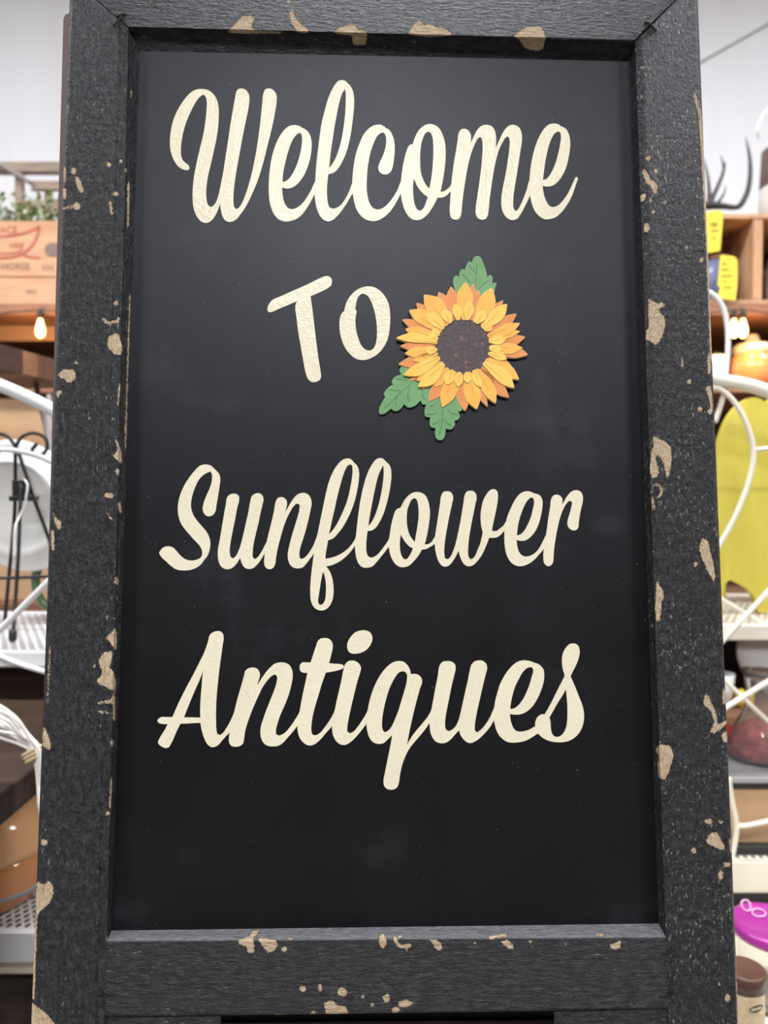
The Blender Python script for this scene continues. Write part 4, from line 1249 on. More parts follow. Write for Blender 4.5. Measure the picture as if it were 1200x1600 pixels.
BY = 2.03
bz0, bz1 = 1.411, zat(345, BY)
bxr = xat(97, BY)
box = thing('printed_wooden_box', 'wooden box with faded red crescent print holding greenery on the top shelf', 'box', (bxr - 0.22, BY + 0.12, bz0))
zm = zat(433, BY)
for (a, b_) in ((bz0, zm - 0.0015), (zm + 0.0015, bz1)):
    Geo().bbox(bxr - 0.45, bxr, BY, BY + 0.012, a, b_, 0.0012).obj('front_board', M['crateboard'], box)
    Geo().bbox(bxr - 0.45, bxr, BY + 0.23, BY + 0.242, a, b_, 0.0012).obj('back_board', M['crateboard'], box)
for x in (bxr - 0.45, bxr - 0.012):
    Geo().bbox(x, x + 0.012, BY + 0.012, BY + 0.23, bz0, bz1, 0.0012).obj('end_board', M['crateboard'], box)
Geo().box(bxr - 0.438, bxr - 0.012, BY + 0.012, BY + 0.23, bz0, bz0 + 0.01).obj('bottom_board', M['crateboard'], box)
YF = BY - 0.0008


def flat_ring(pts, name, mat, parent, y, t=0.0006):
    """print: an outline in photo pixels laid on the plane y"""
    rr = [(P(px, py, y).x, P(px, py, y).z) for px, py in pts]
    return Geo().prism(rr, lambda a, b_, q: Vector((a, y - q, b_)), 0.0, t).obj(name, mat, parent)


# crescent: two brush lines
def brush(pts, w, name, mat, parent, y):
    ring2 = strip(pts, w)
    n = len(ring2)
    return flat_ring(ring2, name, mat, parent, y)


def even_strip(pts, w):
    vs, _ = crspline([Vector((p[0], p[1], 0)) for p in pts], [1] * len(pts), 5, False)
    pts = [np.array((v_.x, v_.y)) for v_ in vs]
    a, b_ = [], []
    for i in range(len(pts)):
        d = pts[min(i + 1, len(pts) - 1)] - pts[max(i - 1, 0)]
        d /= np.linalg.norm(d) + 1e-9
        a.append(tuple(pts[i] + np.array((-d[1], d[0])) * w / 2))
        b_.append(tuple(pts[i] - np.array((-d[1], d[0])) * w / 2))
    return a + b_[::-1]


flat_ring(even_strip([(-60, 352), (-45, 362), (-20, 368), (10, 369), (35, 365), (52, 359), (61, 355)], 3.4), 'print', M['redink'], box, YF)
flat_ring(even_strip([(61, 353), (59, 366), (53, 380), (44, 390), (32, 398), (15, 402), (-15, 402), (-40, 392), (-60, 352)], 3.8), 'print', M['redink'], box, YF)
flat_ring(even_strip([(-20, 395), (8, 396), (26, 394), (36, 389)], 2.0), 'print', M['redink'], box, YF)
flat_ring(even_strip([(38, 400), (50, 402), (63, 403)], 3.0), 'print', M['redink'], box, YF)


def text_on(txt, px, py, hpx, mat, parent, y, shear=0.0):
    v, f = font_mesh(txt, 1.0)
    k = hpx * y / F_PX / 0.69
    o3 = P(px, py, y)
    mesh_obj('print', [Vector((o3.x + (p.x + p.y * shear) * k, y - 0.0005, o3.z + p.y * k)) for p in v], f, mat, parent)


text_on('ACE', 27, 364, 10, M['redink'], box, YF)
text_on('use', 36, 387, 11, M['redink'], box, YF, 0.35)
text_on('HORSE', 47, 421, 10, M['greyink'], box, YF)
text_on('VIN', 84, 422, 8, M['greyink'], box, YF)
text_on('PRO', 58, 459, 6, M['greyink'], box, YF)
flat_ring([(84 + 14 * math.cos(a * math.pi / 12), 390 + 11 * math.sin(a * math.pi / 12)) for a in range(24)], 'print', M['stainink'], box, YF)

plant = thing('leafy_plant', 'trailing green plant with pale blossoms growing out of the printed box', 'plant', (bxr - 0.2, BY + 0.12, bz0 + 0.011))
rnd = random.Random(3)


def leaf_quad(g, c, ln, wd, az, el):
    d = Vector((math.cos(az) * math.cos(el), math.sin(az) * math.cos(el), math.sin(el)))
    s = d.cross(Vector((0, 0, 1))).normalized() * wd
    up = s.cross(d).normalized() * wd * 0.35
    c = Vector(c)
    v = [c, c + d * ln * .5 + s + up, c + d * ln, c + d * ln * .5 - s + up, c + d * ln * .5 - up * .2]
    g.add(v, [(0, 1, 4), (1, 2, 4), (2, 3, 4), (3, 0, 4)])


stems = Geo()
for k in range(26):
    x0 = bxr - 0.03 - rnd.random() * 0.38
    y0 = BY + 0.04 + rnd.random() * 0.16
    top = bz1 + 0.01 + rnd.random() * 0.075
    x1 = x0 + rnd.uniform(-.04, .04)
    stems.tube([(x0, y0, bz0 + 0.012), ((x0 + x1) / 2, y0, (bz0 + top) / 2), (x1, y0 + rnd.uniform(-.02, .02), top)], 0.0016, 5, smooth_n=3)
stems.obj('stems', M['leafy'], plant, True)
lg, lp = Geo(), Geo()
for k in range(1900):
    x = bxr - 0.015 - rnd.random() * 0.42
    y = BY + 0.02 + rnd.random() * 0.2
    z = bz1 - 0.015 + rnd.random() ** 1.5 * (0.115 - 0.25 * (y - BY))
    g = lp if rnd.random() < 0.30 else lg
    leaf_quad(g, (x, y, z), rnd.uniform(.012, .028), rnd.uniform(.004, .008), rnd.uniform(0, 6.28), rnd.uniform(-.5, 1.1))
lg.obj('foliage', M['leafy'], plant)['kind'] = 'stuff'
lp.obj('blossoms', M['leafpale'], plant)['kind'] = 'stuff'

FY = 2.34
fr = thing('weathered_frame', 'weathered brown wooden open frame standing behind the greenery', 'frame', (xat(40, FY), FY, 1.411))


def pbox(px0, px1, py0, py1, y, d, name, mat, parent, b=0.002):
    a, c = P(px0, py0, y), P(px1, py1, y)
    return Geo().bbox(min(a.x, c.x), max(a.x, c.x), y, y + d, min(a.z, c.z), max(a.z, c.z), b).obj(name, mat, parent)


pbox(-140, 140, 252, 268, FY, 0.03, 'top_rail', M['weathered'], fr)
for x0, x1 in ((-130, -112), (21, 33), (120, 138)):
    a = P(x0, 268, FY)
    c = P(x1, 268, FY)
    Geo().bbox(a.x, c.x, FY + 0.004, FY + 0.026, 1.411, a.z, 0.002).obj('post', M['weathered'], fr)
pbox(48, 140, 282, 296, FY, 0.02, 'short_rail', M['weathered'], fr)
pbox(69, 80, 296, 400, FY + 0.02, 0.02, 'post', M['weathered'], fr)
pbox(33, 120, 312, 335, FY + 0.01, 0.012, 'short_rail', M['weathered'], fr)
Geo().tube([P(-60, 222, FY - 0.02), P(0, 257, FY - 0.012), P(48, 286, FY - 0.008)], 0.007, 8, smooth_n=1).obj('brace', simple('grey_stick', (0.30, 0.26, 0.25), 0.8), fr)

# ------------------------------------------------------------------ left: tall striped table
TY0 = 1.60
tz = 1.20
M['st'] = [wood('stripe_wood_a', (0.20, 0.085, 0.035), (0.34, 0.17, 0.08), (4, 40, 40)), wood('stripe_wood_b', (0.10, 0.042, 0.025), (0.17, 0.075, 0.045), (4, 40, 40)),
           wood('stripe_wood_c', (0.05, 0.022, 0.018), (0.095, 0.045, 0.035), (4, 40, 40))]
tab = thing('striped_table', 'tall table with a thick striped wooden top and slim grey legs', 'table', (-0.95, 1.75, 0))
# the visible side of the top recedes to the right; planks run across it
A_top, B_top = P(0, 537, 1.46), P(84, 561, 1.73)
ztop = A_top.z
k = (ztop - CAM_Z) / (B_top.z - CAM_Z)
B_top = CAM + (B_top - CAM) * k
dirv = (B_top - A_top)
dirv.z = 0
dirn = dirv.normalized()
back = Vector((-dirn.y, dirn.x, 0))
if back.y < 0:
    back = -back
back = Vector((-abs(dirn.y), dirn.x, 0)).normalized()
a0 = Vector((A_top.x, A_top.y, 0)) - dirn * 0.16
ln_tot = dirv.length + 0.16 + 0.10
edges = [0.0, 0.09]
px_cut = [36, 59]
acc = [0.0, 0.10]
for pxc in px_cut:
    d = ray(pxc, 550)
    # intersect with vertical plane through a0 along dirn
    nrm = Vector((dirn.y, -dirn.x, 0))
    t = nrm.dot(a0 - Vector((CAM.x, CAM.y, 0))) / nrm.dot(Vector((d.x, d.y, 0)))
    acc.append((Vector((CAM.x + d.x * t, CAM.y + d.y * t, 0)) - a0).dot(dirn))
acc.append(ln_tot)
acc = sorted(acc)
thk = 0.048
for i in range(len(acc) - 1):
    s0, s1 = a0 + dirn * acc[i], a0 + dirn * (acc[i + 1] - 0.0006)
    vs = []
    for p in (s0, s1):
        for q in (0.0, 0.5):
            for z in (ztop - thk, ztop):
                vs.append(Vector((p.x, p.y, z)) + back * q)
    mesh_obj('plank', vs, [(0, 1, 3, 2), (4, 6, 7, 5), (0, 4, 5, 1), (2, 3, 7, 6), (0, 2, 6, 4), (1, 5, 7, 3)], M['st'][(i + 1) % 3 if i else 2], tab)
M['greymetal'] = simple('grey_metal', (0.36, 0.34, 0.34), 0.4, metal=0.3, var=0.05)
legp = P(56, 650, 1.66)
for iq, q in enumerate((Vector((legp.x, legp.y, 0)), Vector((legp.x - 0.22, legp.y + 0.02, 0)), Vector((legp.x - 0.06, legp.y + 0.2, 0)), Vector((legp.x - 0.30, legp.y + 0.2, 0)))):
    Geo().tube([(q.x + (0.0 if iq else 0.26), q.y, 0.0), (q.x, q.y, ztop - thk + 0.001)], 0.006, 10, smooth_n=1).obj('leg', M['greymetal'], tab, True)

# tan carton on the shelf behind the plate
cy = 2.03
cb = Geo().bbox(xat(-120, cy), xat(96, cy), cy, cy + 0.3, 0.6005, 1.165, 0.003).obj('cardboard_carton', M['carton'], base=(xat(-10, cy), cy + .15, 0.6005))
tag(cb, 'plain tan cardboard carton on the shelf behind the white plate', 'box')

# ------------------------------------------------------------------ wire racks
def lattice(x0, x1, y0, y1, z, pitch, w, sx=0.55):
    """expanded metal: two families of slanting strips clipped to the shelf"""
    g = Geo()
    W, H = x1 - x0, y1 - y0
    for sgn in (1, -1):
        n = int((W + H * sx) / pitch) + 2
        for i in range(n):
            xa = x0 - (H * sx if sgn > 0 else 0) + i * pitch
            p, q = Vector((xa, y0)), Vector((xa + sgn * H * sx, y1))
            if sgn < 0:
                p = Vector((x0 + i * pitch, y0))
                q = Vector((x0 + i * pitch - H * sx, y1))
            # clip in x
            def clip(p, q):
                t0, t1 = 0.0, 1.0
                dx = q.x - p.x
                for (bnd, s_) in ((x0, 1), (x1, -1)):
                    da = (p.x - bnd) * s_
                    db = (q.x - bnd) * s_
                    if da < 0 and db < 0:
                        return None
                    if da < 0:
                        t0 = max(t0, da / (da - db))
                    elif db < 0:
                        t1 = min(t1, da / (da - db))
                if t1 - t0 < 0.01:
                    return None
                return p.lerp(q, t0), p.lerp(q, t1)
            c = clip(p, q)
            if not c:
                continue
            a, b_ = c
            d = (b_ - a).normalized()
            s = Vector((-d.y, d.x)) * w / 2
            zz = z + (0.0004 if sgn > 0 else 0.0)
            v = [Vector((t.x, t.y, h)) for h in (zz - 0.0012, zz) for t in (a + s, b_ + s, b_ - s, a - s)]
            g.add(v, [(0, 1, 2, 3), (7, 6, 5, 4), (0, 4, 5, 1), (1, 5, 6, 2), (2, 6, 7, 3), (3, 7, 4, 0)])
    return g


def rack(name, label, x0, x1, y0, y1, shelves, htop, mat, rail_h, group):
    t = thing(name, label, 'rack', ((x0 + x1) / 2, (y0 + y1) / 2, 0), group)
    for z, fh in shelves:
        Geo().bbox(x0, x1, y0, y0 + 0.014, z - fh, z, 0.003).obj('front_rail', mat, t)
        Geo().bbox(x0, x1, y1 - 0.014, y1, z - 0.02, z, 0.003).obj('back_rail', mat, t)
        for x in (x0, x1 - 0.014):
            Geo().bbox(x, x + 0.014, y0 + 0.014, y1 - 0.014, z - 0.02, z, 0.003).obj('side_rail', mat, t)
        o = lattice(x0 + 0.012, x1 - 0.012, y0 + 0.012, y1 - 0.012, z - 0.003, 0.0150, 0.0048).obj('mesh_panel', mat, t)
        o['kind'] = 'stuff'
    for x in (x0 - 0.008, x1 + 0.008):
        for y in (y0 + 0.007, y1 - 0.007):
            Geo().tube([(x, y, 0), (x, y, htop)], 0.009, 12, smooth_n=1).obj('post', mat, t, True)
    return t


LX0, LX1, LY0, LY1 = -1.18, -0.40, 1.16, 1.56
zl_mid, zl_low = zat(1018, LY0), zat(1456, LY0)
rl = rack('metal_rack', 'white metal rack with mesh shelves holding the plate and amber bowls', LX0, LX1, LY0, LY1,
          [(zl_mid, 0.026), (zl_low, 0.052)], 0.95, M['whitemetal'], 0.03, 'wire shelf racks behind the sign')
ay = LY0 + 0.007
px_arch = [P(x, y, ay) for x, y in ((-330, 720), (-260, 640), (-150, 585), (-60, 583), (0, 602), (83, 641), (150, 690), (195, 760))]
Geo().tube([(LX0 - 0.008, ay, 0.95)] + px_arch[1:-1] + [(LX1 + 0.008, ay, 0.95)], 0.0105, 12).obj('arch_tube', M['whitemetal'], rl, True)
Geo().tube([P(x, y, ay) for x, y in ((-120, 760), (-60, 712), (0, 703), (45, 708), (85, 724), (130, 760))], 0.0042, 10).obj('scroll', M['whitemetal'], rl, True)
Geo().tube([P(x, y, ay - 0.012) for x, y in ((-40, 1018), (0, 984), (72, 912), (120, 866))], 0.0052, 10, smooth_n=1).obj('scroll', M['whitemetal'], rl, True)
Geo().tube([P(x, y, ay - 0.016) for x, y in ((-40, 1002), (0, 1025), (38, 1040), (80, 1052))], 0.0045, 10).obj('scroll', M['whitemetal'], rl, True)
Geo().tube([P(x, y, ay - 0.06) for x, y in ((-60, 1418), (0, 1408), (30, 1399), (55, 1386), (90, 1360))], 0.0035, 10).obj('scroll', M['greymetal'], rl, True)
Geo().bbox(LX0, LX1, LY0 + 0.03, LY0 + 0.06, zat(1522, LY0 + .03), zat(1512, LY0 + .03), 0.001).obj('lower_strip', M['creamplastic'], rl)

filler = thing('added_dark_box', 'added dark brown box that darkens the floor under the white rack', 'filler', (-0.79, 1.37, 0))  # dark box added to darken the floor area below the rack
Geo().bbox(LX0 + 0.03, LX1 - 0.03, 1.215, 1.52, 0.0, 0.088, 0.003).obj('body', M['espresso'], filler)
Geo().bbox(LX0 + 0.025, LX1 - 0.025, 1.21, 1.525, 0.089, 0.112, 0.004).obj('lid', M['espresso'], filler)

RX0, RX1, RY0, RY1 = 0.02, 0.98, 1.37, 1.80
zr_mid, zr_low = zat(976, RY0), zat(1346, RY0)
rr_ = rack('metal_rack', 'cream metal rack with mesh shelves holding the yellow wooden panel', RX0, RX1, RY0, RY1,
           [(zr_mid, 0.030), (zr_low, 0.062)], 0.98, M['creammetal'], 0.03, 'wire shelf racks behind the sign')
ay = RY0 + 0.007
C_ = M['creammetal']


def rod(pts, r, dy=0.0, n=6, name='scroll'):
    return Geo().tube([P(x, y, ay + dy) for x, y in pts], r, 10, smooth_n=n).obj(name, C_, rr_, True)


arch = [P(x, y, ay) for x, y in ((680, 660), (800, 600), (950, 568), (1060, 575), (1115, 592), (1160, 600), (1200, 612), (1290, 650))]
Geo().tube([(RX0 - 0.008, ay, 0.98)] + arch + [(RX1 + 0.008, ay, 0.98)], 0.0125, 12).obj('arch_tube', C_, rr_, True)
rod([(1085, 612), (1118, 606), (1142, 622), (1163, 655), (1177, 700), (1172, 745), (1152, 800), (1124, 852), (1090, 905)], 0.0048, -0.004)
rod([(1175, 704), (1200, 701), (1250, 700)], 0.0042, 0.0)
rod([(1136, 596), (1130, 620), (1117, 660)], 0.005, 0.006)
Geo().tube([P(x, y, ay + 0.02) for x, y in ((1085, 462), (1103, 456), (1118, 464), (1131, 484), (1137, 515), (1137, 555), (1132, 604))], 0.0048, 10).obj('hook', M['whitemetal'], rr_, True)
rod([(1100, 1032), (1130, 1000), (1200, 925), (1240, 882)], 0.0052, -0.014, 1)
rod([(1105, 924), (1130, 938), (1200, 980), (1240, 1005)], 0.0042, 0.03, 1)
rod([(1090, 1133), (1135, 1105), (1200, 1065), (1260, 1028)], 0.0052, -0.016, 1)
rod([(1095, 1040), (1135, 1066), (1200, 1127), (1260, 1184)], 0.0042, 0.0, 1)
rod([(1138, 1215), (1144, 1255), (1150, 1285), (1149, 1310), (1142, 1345)], 0.005, -0.016)
rod([(1149, 1290), (1165, 1290), (1200, 1283), (1250, 1270)], 0.0045, -0.016)

# ------------------------------------------------------------------ left rack: plate, easel, pitcher
py_, pyc = 1.375, zat(792, 1.375)
pc = P(22, 795, 1.375)
tilt = Vector((0.10, 1.0, 0.20)).normalized()
R = 0.128
plate = Geo().lathe([(0.001, 0.004), (0.072, 0.004), (0.080, 0.000), (0.088, -0.004), (0.092, -0.002), (0.093, 0.004), (R - 0.004, 0.016), (R, 0.019), (R - 0.001, 0.022), (R - 0.006, 0.021), (0.095, 0.010), (0.085, 0.007), (0.001, 0.007)], pc, 64, tilt).obj('plate', M['milk'], smooth=True, base=pc)
tag(plate, 'white milk-glass plate leaning on the black iron easel', 'plate')
ez = thing('plate_easel', 'black wrought iron plate easel with curled top on the mesh shelf', 'easel', (pc.x, 1.28, zl_mid))
I_ = M['iron']
ey = 1.335


def iron(pts, r=0.0032, name='leg', seg=8, n=6):
    return Geo().tube(pts, r, seg, smooth_n=n).obj(name, I_, ez, True)


f1 = P(20, 1001, 1.245)
f1.z = zl_mid + 0.001
f2 = P(6, 955, 1.36)
iron([P(24, 697, ey), P(23, 800, ey), P(14, 900, ey + .01), Vector((f2.x, 1.36, zl_mid + 0.001))], 0.0034)
iron([P(33, 752, ey - .012), P(29, 860, ey - 0.04), P(24, 940, 1.275), f1], 0.0034, 'prop_leg')
Geo().lathe([(0.0060, 0.0), (0.0068, 0.004), (0.0064, 0.016), (0.004, 0.019)], f1 + Vector((0, 0, -0.0009)), 12).obj('rubber_foot', M['black'], ez, True)
iron([P(27, 700, ey), P(50, 770, ey), P(75, 838, ey + .005), P(105, 930, ey + .02), Vector((P(112, 950, 1.36).x, 1.36, zl_mid + 0.001))], 0.0034)
iron([P(24, 700, ey), P(33, 684, ey), P(50, 677, ey), P(68, 682, ey), P(74, 696, ey), P(68, 709, ey), P(57, 712, ey), P(50, 704, ey), P(58, 693, ey)], 0.0032, 'curl')
iron([P(25, 700, ey), P(14, 684, ey), P(-2, 678, ey), P(-20, 682, ey), P(-27, 696, ey), P(-20, 709, ey), P(-8, 712, ey), P(0, 704, ey)], 0.0032, 'curl')
a, c = P(19, 750, ey - .014), P(44, 778, ey - .014)
Geo().bbox(a.x, c.x, ey - 0.016, ey - 0.004, c.z, a.z, 0.001).obj('hinge_block', M['black'], ez)
a, c = P(14, 775, ey - .018), P(55, 783, ey - .018)
Geo().bbox(a.x, c.x, ey - 0.020, ey - 0.002, c.z, a.z, 0.001).obj('hinge_bar', M['black'], ez)
iron([P(-40, 904, 1.33), P(20, 903, 1.33), P(95, 900, 1.345)], 0.003, 'cross_bar', n=1)
st = thing('price_tag_string', 'thin white tag string dangling from the black easel', 'string', P(38, 748, ey - .022))
Geo().tube([P(38, 749, ey - .023), P(43, 758, ey - .026), P(41, 775, ey - .028), P(39, 788, ey - .026), P(30, 808, ey - .03), P(24, 822, ey - .055), P(22, 845, ey - .06), P(21, 870, ey - .06)], 0.0016, 6).obj('string', M['cordwhite'], st, True)
pit = thing('green_pitcher', 'dark green glazed ceramic pitcher with looped handle on the mesh shelf', 'pitcher', (xat(118, 1.46), 1.46, zl_mid))
Geo().lathe([(0.034, 0.0), (0.040, 0.003), (0.050, 0.04), (0.052, 0.07), (0.044, 0.11), (0.034, 0.14), (0.036, 0.165), (0.033, 0.165), (0.031, 0.14), (0.041, 0.11), (0.049, 0.07), (0.047, 0.04), (0.038, 0.006), (0.001, 0.005)], (xat(118, 1.46), 1.46, zl_mid + 0.0005), 40).obj('body', M['green'], pit, True)
Geo().tube([P(x, y, 1.46) for x, y in ((90, 872), (74, 873), (62, 884), (56, 902), (57, 922), (64, 938), (76, 948), (92, 952))], 0.0085, 12).obj('handle', M['green'], pit, True)

# ------------------------------------------------------------------ left: dark table, cord coil, amber bowls
tz_ = 0.49
dt = thing('dark_side_table', 'low dark espresso wood table under the white cord', 'table', (-0.85, 1.05, 0))
ex = P(25, 1222, 1.045).x
ex = -0.522
Geo().bbox(-1.12, ex, 0.80, 1.45, tz_ - 0.045, tz_, 0.0025).obj('table_top', M['espresso'], dt)
for x in (-1.08, -0.66):
    for y in (0.84, 1.09):
        Geo().bbox(x, x + 0.035, y, y + 0.035, 0.0, tz_ - 0.045, 0.002).obj('leg', M['espresso'], dt)
coil = thing('cord_bundle', 'bundle of white electrical cord tied with a tan rubber band', 'cord', P(20, 1150, 1.0))
rnd = random.Random(5)
N = 15
for k in range(N):
    t = k / (N - 1)
    j = lambda s=1.0: rnd.uniform(-s, s)
    ys = 1.0 + 0.018 * math.sin(k * 2.1)
    pts = [(-90, 1088 + 56 * t + j(4)), (-45, 1086 + 54 * t + j(4)), (0, 1101 + 50 * t + j(3)), (26, 1121 + 38 * t + j(3)), (44, 1146 + 24 * t + j(2)), (62 - 16 * t, 1168 + 8 * t),
           (65 - 10 * t, 1190 + j(2)), (68 - 9 * t, 1220 + j(2)), (70 - 8 * t, 1260), (80 - 6 * t, 1300), (100, 1325 + j(6)), (124 + j(4), 1300), (130 + j(5), 1240)]
    Geo().tube([P(x, y, ys + (0.012 * math.sin(k * 1.3 + i * .5) if i < 4 or i > 7 else 0.008 * math.sin(k * 1.9))) for i, (x, y) in enumerate(pts)], 0.0022, 8, smooth_n=5).obj('strand', M['cordwhite'], coil, True)
bc = P(55, 1176, 1.0)
ax_ = (P(64, 1192, 1.0) - P(46, 1160, 1.0)).normalized()
for off in (-0.004, 0.001, 0.006):
    side = ax_.cross(Vector((0, 1, 0))).normalized()
    ring_ = [bc + ax_ * (off + 0.002 * math.sin(a * math.pi / 8)) + side * (0.0135 * math.cos(a * math.pi / 8)) + Vector((0, 1, 0)) * (0.016 * math.sin(a * math.pi / 8)) for a in range(16)]
    Geo().tube(ring_, 0.0026, 8, closed=True, smooth_n=2).obj('rubber_band', M['rubber'], coil, True)

bcx, bcy = xat(-30, 1.27), 1.27
bzl = zl_low + 0.0005
bowl = thing('amber_glass_bowl', 'amber glass bowl standing upright on the lower mesh shelf', 'bowl', (bcx, bcy, bzl), 'amber glass bowls on the rack')
zj = zat(1366, 1.175)
hb = zj - bzl
Geo().lathe([(0.080, 0.0), (0.086, 0.002), (0.098, hb * .35), (0.104, hb * .8), (0.106, hb), (0.102, hb), (0.099, hb * .8), (0.093, hb * .36), (0.080, 0.006), (0.001, 0.005)], (bcx, bcy, bzl), 56).obj('bowl_wall', M['honey'], bowl, True)
ht = zat(1225, 1.27) - zj
bowl2 = thing('amber_glass_bowl', 'amber glass bowl turned upside down on top of another amber bowl', 'bowl', (bcx, bcy, zj), 'amber glass bowls on the rack')
Geo().lathe([(0.103, 0.0005), (0.107, 0.0005), (0.108, 0.015), (0.103, 0.055), (0.088, ht * .62), (0.055, ht * .9), (0.030, ht), (0.0005, ht), (0.0005, ht - 0.004), (0.028, ht - .004), (0.052, ht * .9 - .004), (0.084, ht * .62 - .003), (0.099, 0.053), (0.104, 0.015)], (bcx, bcy, zj), 56).obj('bowl_wall', M['amber'], bowl2, True)

# ------------------------------------------------------------------ right: crate with pigeonholes on the top shelf
CYF, CYB = 2.01, 2.30
zc0, zc1 = 1.411, zat(334, CYF)
cx0, cx1 = xat(1010, CYF), xat(1330, CYF)
cub = thing('pigeonhole_crate', 'open-fronted orange wooden crate with dividers on the top shelf', 'crate', ((cx0 + cx1) / 2, (CYF + CYB) / 2, zc0))
Geo().bbox(cx0, cx1, CYF, CYB, zc1 - 0.013, zc1, 0.0015).obj('top_board', M['cubby'], cub)
Geo().bbox(cx0, cx1, CYF, CYB, zc0, zc0 + 0.012, 0.0015).obj('bottom_board', M['cubby'], cub)
for p0, p1 in ((1010, 1022), (1172, 1187), (1318, 1330)):
    Geo().bbox(xat(p0, CYF), xat(p1, CYF), CYF + 0.002, CYB - 0.012, zc0 + 0.0125, zc1 - 0.0135, 0.0015).obj('divider', M['cubby'], cub)
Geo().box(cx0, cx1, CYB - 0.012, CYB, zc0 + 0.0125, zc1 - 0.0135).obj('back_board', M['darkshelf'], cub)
for yy in (2.27,):
    for py0, py1 in ((361, 373), (421, 430)):
        for xa, xb in ((xat(1024, yy), xat(1163, yy)), (xat(1182, yy), xat(1316, yy))):
            Geo().bbox(xa, xb, yy, yy + 0.006, zat(py1, yy), zat(py0, yy), 0.001).obj('label_strip', M['railwhite'], cub)
jar = thing('blue_enamel_pot', 'slate blue enamel pot with black base inside the wooden crate', 'pot', (xat(1112, 2.12), 2.12, zc0 + 0.013))
jx = xat(1112, 2.12)
Geo().lathe([(0.052, 0.0), (0.060, 0.002), (0.062, 0.02), (0.058, 0.024)], (jx, 2.12, zc0 + 0.0125), 36).obj('base', M['black'], jar, True)
Geo().lathe([(0.056, 0.024), (0.062, 0.04), (0.064, 0.08), (0.058, 0.115), (0.046, 0.13), (0.001, 0.132)], (jx, 2.12, zc0 + 0.0125), 36).obj('body', M['blue'], jar, True)
Geo().lathe([(0.047, 0.1305), (0.049, 0.134), (0.045, 0.143), (0.001, 0.146)], (jx, 2.12, zc0 + 0.0125), 36).obj('lid', M['shelfwood'], jar, True)
gx = xat(1216, 2.14)
gp = Geo().lathe([(0.030, 0.0), (0.038, 0.003), (0.043, 0.05), (0.046, 0.11), (0.036, 0.15), (0.030, 0.165), (0.033, 0.18), (0.029, 0.18), (0.026, 0.165), (0.001, 0.16)], (gx, 2.14, zc0 + 0.0125), 36).obj('grey_ceramic_jar', simple('grey_white_ceramic', (0.50, 0.49, 0.47), 0.3), smooth=True, base=(gx, 2.14, zc0 + 0.0125))
tag(gp, 'pale grey ceramic jar beside the divider inside the wooden crate', 'jar')


def hang_tag(label, pts, y, hole, lines, tie):
    t = thing('price_tag', label, 'tag', P(hole[0], hole[1], y), 'yellow price tags by the crate')
    flat_ring(pts, 'card', M['tagyellow'], t, y, 0.0008)
    c = P(hole[0], hole[1], y)
    Geo().lathe([(0.0030, 0.0), (0.0030, 0.0007), (0.0004, 0.0008)], (c.x, y - 0.0008, c.z), 12, (0, -1, 0)).obj('eyelet', M['brownlid'], t)
    for ln in lines:
        g = Geo()
        g.tube([P(px, py, y - 0.0009) for px, py in ln], 0.0013, 5, smooth_n=3).obj('handwriting', M['ink'], t)
    Geo().tube([c + Vector((0, -0.001, 0)), tie], 0.0007, 5, smooth_n=1).obj('tie', M['cordwhite'], t)


def scribble(x0, x1, y, a, seed):
    r = random.Random(seed)
    n = int((x1 - x0) / 1.6)
    return [(x0 + (x1 - x0) * i / n, y + (a if i % 2 else -a) * r.uniform(.4, 1.0) - (i / n) * 1.2) for i in range(n + 1)]


hang_tag('bright yellow price tag hanging below the antlers', [(1100, 333), (1106, 331), (1124, 328.5), (1130, 333), (1129, 345), (1125, 392), (1107, 395), (1102, 395)], 1.985, (1111, 337),
         [scribble(1108, 1121, 350, 1.5, 1), scribble(1112, 1121, 354, 1.2, 2), scribble(1110, 1123, 361, 1.0, 3), scribble(1112, 1119, 373, 1.4, 4)], P(1112, 329, 2.03))
hang_tag('deep yellow price tag with handwriting in front of the blue pot', [(1126, 398), (1147, 401), (1152, 406), (1152, 440), (1149, 469), (1120, 466), (1126, 448), (1121, 447)], 1.992, (1138, 405),
         [scribble(1128, 1135, 413, 1.4, 5), scribble(1127, 1139, 422, 1.6, 6), scribble(1127, 1144, 432, 1.6, 7), scribble(1129, 1135, 440, 1.2, 8), scribble(1130, 1143, 450, 1.4, 9)], P(1138, 399, 2.05))

# antlers on the crate
an = thing('black_antlers', 'pair of curved black antlers resting on the wooden crate', 'antlers', (xat(1120, 2.07), 2.07, zc1))
ANY = 2.06
an_r = lambda *r: [q * 0.0017 for q in r]
Geo().tube([P(x, y, ANY) for x, y in ((1085, 326), (1110, 324), (1130, 325), (1148, 327), (1158, 322), (1168, 302), (1172, 278), (1172, 255), (1169, 235), (1165, 217))], an_r(6, 6.5, 5, 4, 4.6, 4.2, 3.6, 3.0, 2.0, .4), 10).obj('beam', M['antler'], an, True)
Geo().tube([P(x, y, ANY) for x, y in ((1110, 322), (1114, 310), (1122, 293), (1129, 275), (1132, 262), (1133, 255))], an_r(5, 4, 3.2, 2.6, 1.8, .4), 10).obj('tine', M['antler'], an, True)
Geo().tube([P(x, y, ANY) for x, y in ((1131, 268), (1129, 256), (1126, 245))], an_r(2.0, 1.4, .3), 8).obj('tine', M['antler'], an, True)
Geo().tube([P(x, y, ANY) for x, y in ((1118, 324), (1126, 314), (1132, 303), (1134, 292))], an_r(3, 2.2, 1.4, .3), 8).obj('tine', M['antler'], an, True)
Geo().tube([P(x, y, ANY) for x, y in ((1108, 322), (1108, 300), (1106, 280), (1103, 264), (1099, 248))], an_r(4, 3, 2.2, 1.6, .3), 8).obj('tine', M['antler'], an, True)
